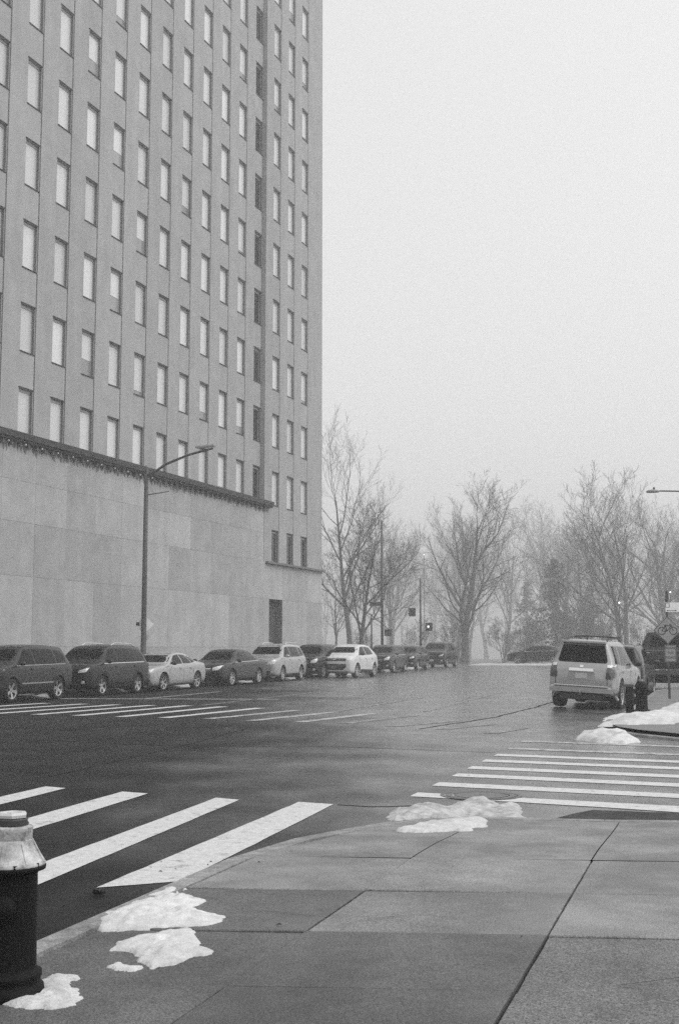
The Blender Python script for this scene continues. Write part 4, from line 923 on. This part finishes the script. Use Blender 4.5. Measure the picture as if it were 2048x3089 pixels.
# ------------------------------------------------------------------ hydrants, bollard, posts, signs, lamps
hy = thing('fire_hydrant', 'near black fire hydrant with worn silver bonnet at the left edge', 'fire hydrant', (-3.205, 5.13, .09))
mb = MB(); mb.lathe([(.001, .0), (.165, .0), (.168, .03), (.165, .05), (.150, .055), (.150, .085), (.155, .09), (.155, .112), (.132, .12), (.129, .14), (.126, .33), (.125, .52), (.124, .555), (.128, .562), (.128, .575), (.001, .575)], 48); mb.build('barrel', M['iron'], hy, True)
mb = MB(); mb.lathe([(.128, .575), (.160, .577), (.162, .594), (.15, .600), (.001, .6)], 48); mb.build('flange', M['iron'], hy, True)
mb = MB(); mb.lathe([(.158, .598), (.160, .606), (.152, .618), (.138, .640), (.122, .668), (.108, .695), (.100, .712), (.094, .716), (.001, .718)], 48); bn = mb.build('bonnet', M['silver'], hy, True)
for k in range(8):
    a = 2 * math.pi * (k + .35) / 8; mb = MB(); c_, s_ = math.cos(a), math.sin(a); p = [(.092, .715), (.110, .700), (.127, .668), (.158, .612), (.150, .612), (.12, .655)]
    q1 = [(r_ * c_ - .008 * s_, r_ * s_ + .008 * c_, z) for r_, z in p]; q2 = [(r_ * c_ + .008 * s_, r_ * s_ - .008 * c_, z) for r_, z in p]
    mb.poly(q1); mb.poly(q2[::-1]); mb.v += q1 + q2
    n = 12; mb.f += [(n + i, n + (i + 1) % 6, n + 6 + (i + 1) % 6, n + 6 + i) for i in range(6)]; mb.build('rib', M['silver'], bn)
    mb = MB(); mb.lathe([(.001, 0), (.014, 0), (.014, .016), (.001, .018)], 6); mb.build('bolt', M['iron'], hy, loc=(.147 * math.cos(a + .39), .147 * math.sin(a + .39), .597))
mb = MB(); mb.lathe([(.094, .714), (.096, .722), (.095, .748), (.098, .768), (.092, .776), (.06, .780), (.001, .780)], 36); mb.build('bonnet_cap', M['silver'], hy, True)
mb = MB(); mb.lathe([(.072, .778), (.078, .785), (.070, .800), (.074, .806), (.066, .812), (.001, .813)], 24); mb.build('lock_collar', M['steel'], hy, True)
mb = MB(); mb.lathe([(.045, .812), (.072, .815), (.074, .828), (.066, .838), (.050, .838), (.044, .826), (.001, .826)], 6); mb.lathe([(.001, .838), (.024, .838), (.026, .815)], 5); mb.build('operating_nut', M['pale'], hy)
for a in (200, 290): 
    mb = MB(); mb.lathe([(.001, .185), (.045, .185), (.052, .17), (.052, .15), (.06, .145), (.06, .125), (.045, .12), (.045, .08)], 20, axis='x'); mb.build('outlet_cap', M['iron'], hy, True, (0, 0, .42), (0, 0, R(a)))

h2 = thing('fire_hydrant', 'small black fire hydrant behind the four by four on the snowy corner', 'fire hydrant', (-1.75, 29.9, gz(29.9) + .11))
mb = MB(); mb.lathe([(.001, 0), (.19, 0), (.19, .04), (.15, .05), (.14, .12), (.135, .56), (.16, .565), (.16, .59), (.001, .59)], 24); mb.build('barrel', M['iron'], h2, True)
mb = MB(); mb.lathe([(.155, .59), (.13, .65), (.10, .70), (.001, .72)], 24); mb.build('bonnet', M['iron'], h2, True)
mb = MB(); mb.lathe([(.05, .70), (.05, .76), (.001, .76)], 5); mb.build('operating_nut', M['galv'], h2)
for a in (250, 330, 160):
    mb = MB(); mb.lathe([(.001, .22), (.05, .22), (.055, .14), (.05, .1)], 14, axis='x'); mb.build('outlet_cap', M['iron'], h2, True, (0, 0, .48), (0, 0, R(a)))
b2 = thing('bollard', 'square black bollard standing left of the small hydrant', 'bollard', (-1.98, 29.2, gz(29.2) + .1))
mb = MB(); mb.box(-.085, .085, -.085, .085, -.05, .66, .012); mb.build('post', M['iron'], b2)
mb = MB(); mb.box(-.105, .105, -.1, .1, .62, .68, .015); mb.build('cap', M['steel'], b2)

def post_tube(o, pts, r0, m, name='pole', k=12): mb = MB(); mb.tube(pts, r0, k); return mb.build(name, m, o, True)
# bicycle sign post
sp = thing('sign_post', 'steel sign post with diamond bicycle sign and share the road plate', 'sign post', (-1.385, 37.4, gz(37.4) + .1), (0, 0, R(4)))
mb = MB(); mb.box(-.035, .035, -.012, .012, -.1, 3.2); mb.box(-.035, -.023, .012, .035, -.1, 3.2); mb.box(.023, .035, .012, .035, -.1, 3.2); mb.build('channel_post', M['steel'], sp)
def plate(nm, pts, m, parent, y=-.02, th=.006):
    mb = MB(); n = len(pts); mb.v = [(p[0], y, p[1]) for p in pts] + [(p[0], y - th, p[1]) for p in pts]
    mb.f = [tuple(range(n)), tuple(range(n, 2 * n))[::-1]] + [(i, (i + 1) % n, n + (i + 1) % n, n + i) for i in range(n)]
    return mb.build(nm, m, parent)
dz, dd = 2.02, .41
ds = plate('diamond_sign', [(0, dz - dd), (dd, dz), (0, dz + dd), (-dd, dz)], M['grey_sign'], sp)
mb = MB()
for (a, b) in (((0, dz - dd), (dd, dz)), ((dd, dz), (0, dz + dd)), ((0, dz + dd), (-dd, dz)), ((-dd, dz), (0, dz - dd))):
    A, B = Vector(a), Vector(b); C_ = Vector((0, dz)); ia, ib = C_ + (A - C_) * .93, C_ + (B - C_) * .93; oa, ob = C_ + (A - C_) * .98, C_ + (B - C_) * .98
    mb.quad(*[(p.x, -.028, p.y) for p in (oa, ob, ib, ia)])
mb.build('border', M['sign_black'], ds)
mb = MB()                                                            # the bicycle symbol
def ring(cx, cz, r0, r1):
    k = 28
    for j in range(k):
        t0, t1 = 2 * math.pi * j / k, 2 * math.pi * (j + 1) / k
        mb.quad(*[(cx + r * math.cos(t), -.029, cz + r * math.sin(t)) for r, t in ((r0, t0), (r1, t0), (r1, t1), (r0, t1))])
def bar(a, b, w_):
    A, B = Vector(a), Vector(b); n_ = Vector((-(B - A).y, (B - A).x)).normalized() * w_ / 2
    mb.quad(*[(p.x, -.029, p.y) for p in (A + n_, B + n_, B - n_, A - n_)])
z0 = dz - .02
ring(-.165, z0, .095, .117); ring(.165, z0, .095, .117)
W1, W2, BBk, ST, HD = (-.165, z0), (.165, z0), (-.015, z0 - .01), (-.06, z0 + .15), (.11, z0 + .15)
for a, b in ((W1, BBk), (BBk, HD), (ST, HD), (ST, BBk), (W1, ST), (W2, (.10, z0 + .19))): bar(a, b, .022)
bar((-.10, z0 + .165), (-.02, z0 + .165), .025); bar((.10, z0 + .19), (.05, z0 + .20), .022)
mb.build('bicycle_symbol', M['sign_black'], ds)
pl = plate('plaque', [(-.10, 1.08), (.23, 1.08), (.23, 1.58), (-.10, 1.58)], M['grey_sign'], sp)
def text(s_, size, loc, parent, m, rot=(R(90), 0, 0)):
    cu = bpy.data.curves.new('lettering', 'FONT'); cu.body = s_; cu.size = size; cu.align_x = 'CENTER'; cu.extrude = .001
    o = bpy.data.objects.new('lettering', cu); COL.objects.link(o)
    dg = bpy.context.evaluated_depsgraph_get(); me = bpy.data.meshes.new_from_object(o.evaluated_get(dg)); bpy.data.objects.remove(o)
    me.name = 'lettering'; me.materials.append(m); return link('lettering', me, parent, loc, rot)
text('SHARE', .105, (.065, -.029, 1.46), pl, M['sign_black']); text('THE', .105, (.065, -.029, 1.32), pl, M['sign_black']); text('ROAD', .105, (.065, -.029, 1.18), pl, M['sign_black'])
mb = MB()
for a, b in (((-.085, 1.095), (-.085, 1.565)), ((.215, 1.095), (.215, 1.565)), ((-.085, 1.565), (.215, 1.565)), ((-.085, 1.095), (.215, 1.095))): bar(a, b, .01)
mb.build('border', M['sign_black'], pl)
ps = plate('parking_sign', [(-.04, 2.56), (.42, 2.56), (.42, 2.84), (-.04, 2.84)], M['white_sign'], sp, y=-.05)
mb = MB()
for a, b in (((0.02, 2.60), (.24, 2.60)), ): bar(a, b, .016)
mb.poly([(-.015, -.06, 2.60), (.03, -.06, 2.625), (.03, -.06, 2.575)]); mb.poly([(.28, -.06, 2.60), (.235, -.06, 2.575), (.235, -.06, 2.625)])
for a, b in (((-.03, 2.70), (.07, 2.70)), ((-.03, 2.82), (.07, 2.82)), ((-.03, 2.70), (-.03, 2.82)), ((.07, 2.70), (.07, 2.82))): bar(a, b, .014)
mb.v = [(x, -.058 if abs(y + .029) < .01 else y, z) for x, y, z in mb.v]
mb.build('arrow_marks', M['sign_black'], ps)
p2 = plate('narrow_sign', [(-.04, 2.90), (.06, 2.90), (.06, 3.12), (-.04, 3.12)], M['steel'], sp, y=-.05)

# tall street lamp in front of the tower
sl = thing('street_lamp', 'tall dark street lamp in front of the tower, arm reaching over the road', 'street lamp', (-22.3, 45.05, gz(45) + .12))
post_tube(sl, [(0, 0, 0), (0, 0, .3), (0, 0, .32), (0, 0, 3), (0, 0, 8.9)], [.17, .15, .115, .105, .085], M['steel'])
post_tube(sl, [(0, 0, 8.55), (.25, -.02, 8.62), (.9, -.04, 9.0), (1.9, -.06, 9.33), (2.6, -.08, 9.47), (3.0, -.1, 9.54)], [.07, .06, .055, .05, .045, .04], M['steel'], 'arm', 8)
mb = MB(); mb.box(2.6, 3.42, -.2, .02, 9.50, 9.60, .04); mb.build('lamp_head', M['galv'], sl, rot=(0, R(-2), 0))
post_tube(sl, [(0, 0, 7.75), (1.05, -.05, 7.86)], .02, M['steel'], 'bracket_rod', 6)
mb = MB(); mb.lathe([(.001, 0), (.05, .02), (.05, .1), (.001, .14)], 10); mb.build('photocell', M['galv'], sl, loc=(0, 0, 8.9))
cs = plate('diamond_sign', [(.03, 2.05), (.42, 2.44), (.03, 2.83), (-.36, 2.44)], M['white_sign'], sl, y=.14)
cs.rotation_euler = (0, 0, R(32)); plate('sign_symbol', [(-.30, 2.38), (-.17, 2.38), (-.17, 2.52), (-.30, 2.52)], M['sign_black'], cs, y=.11)
plate('small_plate', [(.0, 1.75), (.32, 1.75), (.32, 2.0), (.0, 2.0)], M['white_sign'], sl, y=.14)

s2 = thing('street_lamp', 'street lamp reaching in from the right edge against the white sky', 'street lamp', (3.2, 52.6, gz(52) + .1))
post_tube(s2, [(0, 0, 0), (0, 0, 4), (0, 0, 7.6)], [.12, .1, .08], M['steel'])
post_tube(s2, [(0, 0, 7.3), (-1.2, -.1, 7.65), (-2.8, -.3, 7.88), (-4.1, -.45, 7.98), (-5.4, -.6, 8.03)], [.06, .05, .035, .03, .03], M['steel'], 'arm', 8)
mb = MB(); mb.lathe([(.001, 0), (.10, .01), (.13, .05), (.10, .12), (.04, .14), (.001, .15)], 16); mb.v = [(x * 2.3 - 5.55, y - .62, z + 7.95) for x, y, z in mb.v]; mb.build('lamp_head', M['galv'], s2, True)
mb = MB(); mb.lathe([(.04, 0), (.05, .07), (.001, .1)], 8); mb.build('photocell', M['steel'], s2, loc=(-5.5, -.62, 8.10))

def far_pole(label, cat, x, y, h_, r_, name='utility_pole'):
    o = thing(name, label, cat, (x, y, gz(y) + .05)); post_tube(o, [(0, 0, 0), (0, 0, h_ * .5), (0, 0, h_)], [r_, r_ * .85, r_ * .7], M['steel']); return o
o = far_pole('thin pole with a street name blade, right of the forked dark tree', 'pole', -23.9, 88, 11.0, .11, 'street_pole')
mb = MB(); mb.box(-.95, -.12, -.02, .02, 4.55, 4.85); mb.build('street_name_blade', M['steel'], o); mb = MB(); mb.box(.2, .75, -.15, .15, 2.3, 2.8); mb.build('signal_box', M['steel'], o)
o = far_pole('short black post behind the white hatchback', 'post', -22.47, 80, 3.75, .07, 'short_post')
o = far_pole('pole with a lit walking signal at the road end', 'pole', -23.8, 100, 7.2, .10, 'signal_pole')
mb = MB(); mb.box(.45, 1.0, -.15, .15, 2.75, 3.45, .03); sg_ = mb.build('signal_head', M['black'], o); mb = MB(); mb.lathe([(.001, .0), (.09, -.0)], 12); mb.v = [(x + .70, -.16, y + 3.12) for x, y, z in mb.v]; mb.build('signal_lens', emit('lit_lens', .9, 1.1), sg_)
mb = MB(); mb.box(-1.0, -.45, -.15, .15, 4.0, 4.7, .03); mb.build('signal_head', M['black'], o)
wr_ = MB(); wr_.tube([(-23.8, 100, 6.3), (-21.5, 100, 6.55), (-18.5, 100, 6.95), (-15.5, 100, 7.25), (-8, 100, 7.5)], .018, 5); wo = wr_.build('overhead_wire', M['galv']); tag(wo, 'thin overhead wire strung from the signal pole to the right', 'wire')
def far_lamp(x, y, z, r_, label):
    o = thing('globe_lamp', label, 'lamp', (x, y, gz(y))); post_tube(o, [(0, 0, 0), (0, 0, z - gz(y) - r_)], .045, M['steel'], k=6)
    mb = MB(); mb.lathe([(.001, -r_)] + [(r_ * math.sin(t), -r_ * math.cos(t)) for t in (.5, 1, 1.57, 2.1, 2.6)] + [(.001, r_)], 12); mb.build('globe', emit('lit_globe', .9, 1.6), o, True, (0, 0, z - gz(y)))
far_lamp(-6.95, 94, 5.10, .07, 'lit globe lamp against the branching tree on the right')
far_lamp(-3.2, 94, 5.85, .055, 'lit globe lamp above the white parking sign')
far_lamp(-35.2, 150, 13.5, .055, 'tiny lit lamp high up in the haze left of the big trunk')

# ------------------------------------------------------------------ trees
def rand_perp(d, rng):
    while True:
        v_ = Vector((rng.uniform(-1, 1), rng.uniform(-1, 1), rng.uniform(-1, 1))); v_ -= d * v_.dot(d)
        if v_.length > .1: return v_.normalized()
def tree_meshes(seed, H, r0, trunk_frac=.22, kids=(9, 7, 6, 5), ang=(.45, .75), up=.10, lean=0, forks=1, rmin=.011, ratio=.56):
    rng = random.Random(seed); tv, tf, cv, cf = [], [], [], []
    def tube(pts, rs, k, V, F):
        n0 = len(V); ref = Vector((.3, .9, .2)).normalized()
        for i, p in enumerate(pts):
            d = (pts[min(i + 1, len(pts) - 1)] - pts[max(i - 1, 0)]).normalized(); a = d.cross(ref)
            a = a.normalized() if a.length > .05 else d.cross(Vector((1, 0, 0))).normalized(); b = d.cross(a)
            for j in range(k): t = 2 * math.pi * j / k; V.append(p + (a * math.cos(t) + b * math.sin(t)) * rs[i])
        for i in range(len(pts) - 1):
            for j in range(k): q = n0 + i * k; F.append((q + j, q + (j + 1) % k, q + k + (j + 1) % k, q + k + j))
    def grow(p, d, L, r, lev):
        n = (9, 6, 5, 4, 3)[lev]; k = (9, 6, 4, 3, 3)[lev]; pts = [p.copy()]; rs = [r]; dirs = [d.copy()]
        wob = (.05, .13, .16, .2, .22)[lev]
        for i in range(n):
            d = (d + Vector((rng.gauss(0, wob), rng.gauss(0, wob), rng.gauss(0, wob * .6) + up * (1 if lev else .2)))).normalized()
            p = p + d * (L / n); pts.append(p.copy()); dirs.append(d.copy()); rs.append(max(rmin * .7, r * (1 - .80 * ((i + 1) / n) ** (1.0 if lev else .9))))
        if lev == 0: rs[0] *= 1.35
        tube(pts, rs, k, tv if lev == 0 else cv, tf if lev == 0 else cf)
        if lev < 4:
            m = kids[lev]; f0 = trunk_frac if lev == 0 else .18
            for c in range(m):
                t = f0 + (1 - f0) * (c + rng.random() * .9) / m; x = t * n; i = min(int(x), n - 1); q = pts[i].lerp(pts[i + 1], x - i); rr = lerp(rs[i], rs[i + 1], x - i); dd = dirs[i + 1]
                a = rng.uniform(*ang) * (1.0 if lev else 1.15); nd = (dd * math.cos(a) + rand_perp(dd, rng) * math.sin(a)).normalized()
                if nd.z < -.05: nd.z *= .3; nd.normalize()
                Lc = L * rng.uniform(.38, .62) * (1.15 - .55 * t) if lev else L * rng.uniform(.5, .72) * (1.15 - .6 * (t - f0))
                grow(q, nd, Lc, max(rmin, rr * rng.uniform(ratio - .1, ratio + .08)), lev + 1)
    for fk in range(forks):
        a = rng.uniform(0, 6.28); sp_ = 0 if forks == 1 else .16
        grow(Vector((0.12 * fk, 0, -.3)), Vector((math.cos(a) * sp_ + lean, math.sin(a) * sp_, 1)).normalized(), H * .80, r0 * (1 if forks == 1 else .75), 0)
    return mesh('trunk', tv, tf, M['bark'], True), mesh('crown', cv, cf, M['bark'], False)
def put_tree(ms, x, y, s, rz, label, group=None, dz=0, name='bare_tree', sz=None):
    o = thing(name, label, 'tree', (x, y, gz(y) + dz - .05), (0, 0, rz), group); o.scale = (s, s, sz or s)
    link('trunk', ms[0], o); link('crown', ms[1], o); return o
TA = tree_meshes(11, 21, .32, .25, (11, 8, 6, 4), (.35, .65), .10, rmin=.009)
TB = tree_meshes(23, 13.5, .25, .18, (13, 8, 6, 4), (.55, .9), .10, rmin=.012)
TC = tree_meshes(35, 17, .42, .14, (11, 8, 6, 4), (.45, .85), .08, rmin=.009)
TD = tree_meshes(47, 16, .32, .12, (9, 7, 6, 4), (.4, .75), .11, forks=2, rmin=.009)
TE = tree_meshes(53, 18, .30, .30, (10, 7, 6, 4), (.35, .6), .12)
TF = tree_meshes(61, 15, .24, .25, (9, 7, 5, 4), (.45, .8), .08)
TS = tree_meshes(71, 5.5, .09, .08, (9, 6, 5, 3), (.5, .9), .06, forks=3, rmin=.010)
put_tree(TA, -40.3, 135, 1.16, .6, 'tallest bare tree, rising just right of the tower edge')
put_tree(TB, -27.8, 95, .92, 1.4, 'dark spreading bare tree in front of the tallest one')
put_tree(TC, -29.2, 145, 1.28, 2.2, 'thick trunked bare tree behind the far end of the parked row')
put_tree(TD, -9.9, 140, 1.36, .2, 'many stemmed bare tree above the silver four by four')
put_tree(TF, -43.2, 138, .80, 4.2, 'small bare tree half hidden behind the tower edge')
rng = random.Random(99); SH = [TA, TC, TD, TE, TF]
GT = 'bare trees fading into the fog'
far = [(-52, 200), (-44, 215), (-26, 210), (-18, 190), (-1, 178), (-7, 200), (-74, 280), (-60, 305), (-48, 285), (-36, 298), (-24, 280), (-11, 304), (2, 282), (-100, 380), (-84, 400), (-70, 385), (-56, 404), (-42, 388), (-28, 408), (-14, 390), (0, 405), (12, 384)]
for i, (x, y) in enumerate(far):
    ms = SH[(i * 3 + i // 5) % 5]; hh = {0: 22, 1: 17, 2: 16, 3: 18, 4: 15}[(i * 3 + i // 5) % 5]; tgt = rng.uniform(13.0, 17.5) * (y / 122) ** .96
    put_tree(ms, x + rng.uniform(-1, 1), y, tgt / hh * 1.05, rng.uniform(0, 6.28), 'bare grey tree fading into the fog beyond the road end', GT, sz=tgt / hh * rng.uniform(.85, 1.0))
GS = 'bare shrubs under the far trees'
for i, (x, y) in enumerate([(-46, 160), (-39, 162), (-27.5, 164), (-24.5, 166), (-17.5, 160), (-14.3, 158), (-9.1, 162), (-5.3, 160), (-1.7, 161), (-34.7, 166), (-20.4, 168), (.8, 158)]):
    put_tree(TS, x, y, rng.uniform(.9, 1.5), rng.uniform(0, 6.28), 'leafless shrub in the undergrowth below the far trees', GS, name='bare_shrub')['category'] = 'shrub'
# evergreens: drooping boughs of small needle clumps
def evergreen(seed, H, rad):
    rg = random.Random(seed); v, f = [], []
    for b in range(95):
        t = rg.random() ** .8; z = H * (.06 + .92 * t); L = rad * (1 - t) ** .8 * rg.uniform(.6, 1.1) + .25; a = rg.uniform(0, 6.28)
        for k in range(46):
            u = rg.random() ** .7; p = Vector((math.cos(a) * L * u, math.sin(a) * L * u, z + .25 * L * u - .45 * L * u * u)) + Vector((rg.gauss(0, .16), rg.gauss(0, .16), rg.gauss(0, .12) - .12)) * (.5 + u)
            n = Vector((rg.gauss(0, 1), rg.gauss(0, 1), rg.gauss(0, 1))).normalized(); q = rand_perp(n, rg); w_ = n.cross(q); s_ = rg.uniform(.10, .24); l_ = s_ * 1.9
            i0 = len(v); v += [p - q * l_ * .5, p + w_ * s_ * .35, p + q * l_ * .5, p - w_ * s_ * .35]; f.append((i0, i0 + 1, i0 + 2, i0 + 3))
    tr = MB(); tr.tube([(0, 0, -.3), (0, 0, H * .5), (0, 0, H * .97)], [.2, .12, .02], 8)
    return mesh('trunk', tr.v, tr.f, M['bark'], True), mesh('crown', v, f, M['needles'])
EV = evergreen(5, 11, 3.4)
for x, y, s_, lb in ((-21.0, 168, 1.35, 'tall evergreen with drooping boughs behind the crosswise sedan'), (-21.5, 222, 1.30, 'mid sized evergreen to the right of the crosswise sedan'), (-36.5, 246, 1.5, 'evergreen standing behind the thick trunked tree'), (-6.2, 236, 1.35, 'evergreen low behind the black pickup')):
    put_tree(EV, x, y, s_, s_ * 9, lb, name='evergreen_tree')
# the wood beyond, one mass
cv, cf = [], []
src = [(SH[i][j]) for i in (3, 4) for j in (0, 1)]
pre = []
for i in (3, 4):
    vv, ff = [], []
    for j in (0, 1):
        n0 = len(vv); vv += [tuple(q.co) for q in SH[i][j].vertices]; ff += [tuple(n0 + a for a in p.vertices) for p in SH[i][j].polygons]
    pre.append((vv, ff))
import numpy as np
V, F, n0 = [], [], 0
for i in range(22):
    vv, ff = pre[i % 2]; a = rng.uniform(0, 6.28); s_ = rng.uniform(2.2, 3.0); x = -176 + i * 9.4 + rng.uniform(-3, 3); y = 490 + rng.uniform(-25, 25)
    A = np.array(vv); c_, q_ = math.cos(a), math.sin(a)
    V.append(np.stack([(A[:, 0] * c_ - A[:, 1] * q_) * s_ + x, (A[:, 0] * q_ + A[:, 1] * c_) * s_ + y, A[:, 2] * s_ + gz(y)], 1)); F.append(np.array(ff) + n0); n0 += len(vv)
wd = link('woods', mesh('woods', np.concatenate(V).tolist(), np.concatenate(F).tolist(), M['bark'])); tag(wd, 'far off leafless woods dissolving in the fog', None, None, 'stuff')

# ------------------------------------------------------------------ litter on the road edge
mb = MB(); rg = random.Random(3)
for i in range(34):
    x, y = (rg.uniform(-4.3, -3.62), rg.uniform(5.8, 9.5)) if i < 26 else (rg.uniform(-3.4, .5), rg.uniform(5, 11))
    z = (road_z(x, y) + .007) if x < -3.62 else .106 if y < 9 else .09
    s_ = rg.uniform(.006, .020); a = rg.uniform(0, 6.28); c_, q_ = math.cos(a) * s_, math.sin(a) * s_
    mb.quad((x + c_, y + q_, z), (x - q_ * .6, y + c_ * .6, z + .008), (x - c_, y - q_, z + .002), (x + q_ * .6, y - c_ * .6, z + .01))
x, y, z = -4.12, 7.72, .006
for k in range(9):
    a = k * .7; c_, q_ = math.cos(a) * .05, math.sin(a) * .05; mb.quad((x, y, z), (x + c_, y + q_, z + .01), (x + c_ * .8 - q_ * .5, y + q_ * .8 + c_ * .5, z + .045), (x - q_ * .3, y + c_ * .3, z + .02))
lt = mb.build('litter', M['leaf']); tag(lt, 'scattered dead leaves and grit along the kerb', None, None, 'stuff')

# ------------------------------------------------------------------ haze
mb = MB(); mb.box(-360, 360, -70, 580, -8, 62); hz = mb.build('haze', bpy.data.materials.new('haze')); tag(hz, kind='stuff')
hm = hz.data.materials[0]; hm.use_nodes = True; t = hm.node_tree; t.nodes.clear()
pv = t.nodes.new('ShaderNodeVolumePrincipled'); pv.inputs['Density'].default_value = HAZE; pv.inputs['Color'].default_value = (.96, .96, .96, 1); pv.inputs['Anisotropy'].default_value = 0.2
ou = t.nodes.new('ShaderNodeOutputMaterial'); t.links.new(pv.outputs[0], ou.inputs['Volume'])
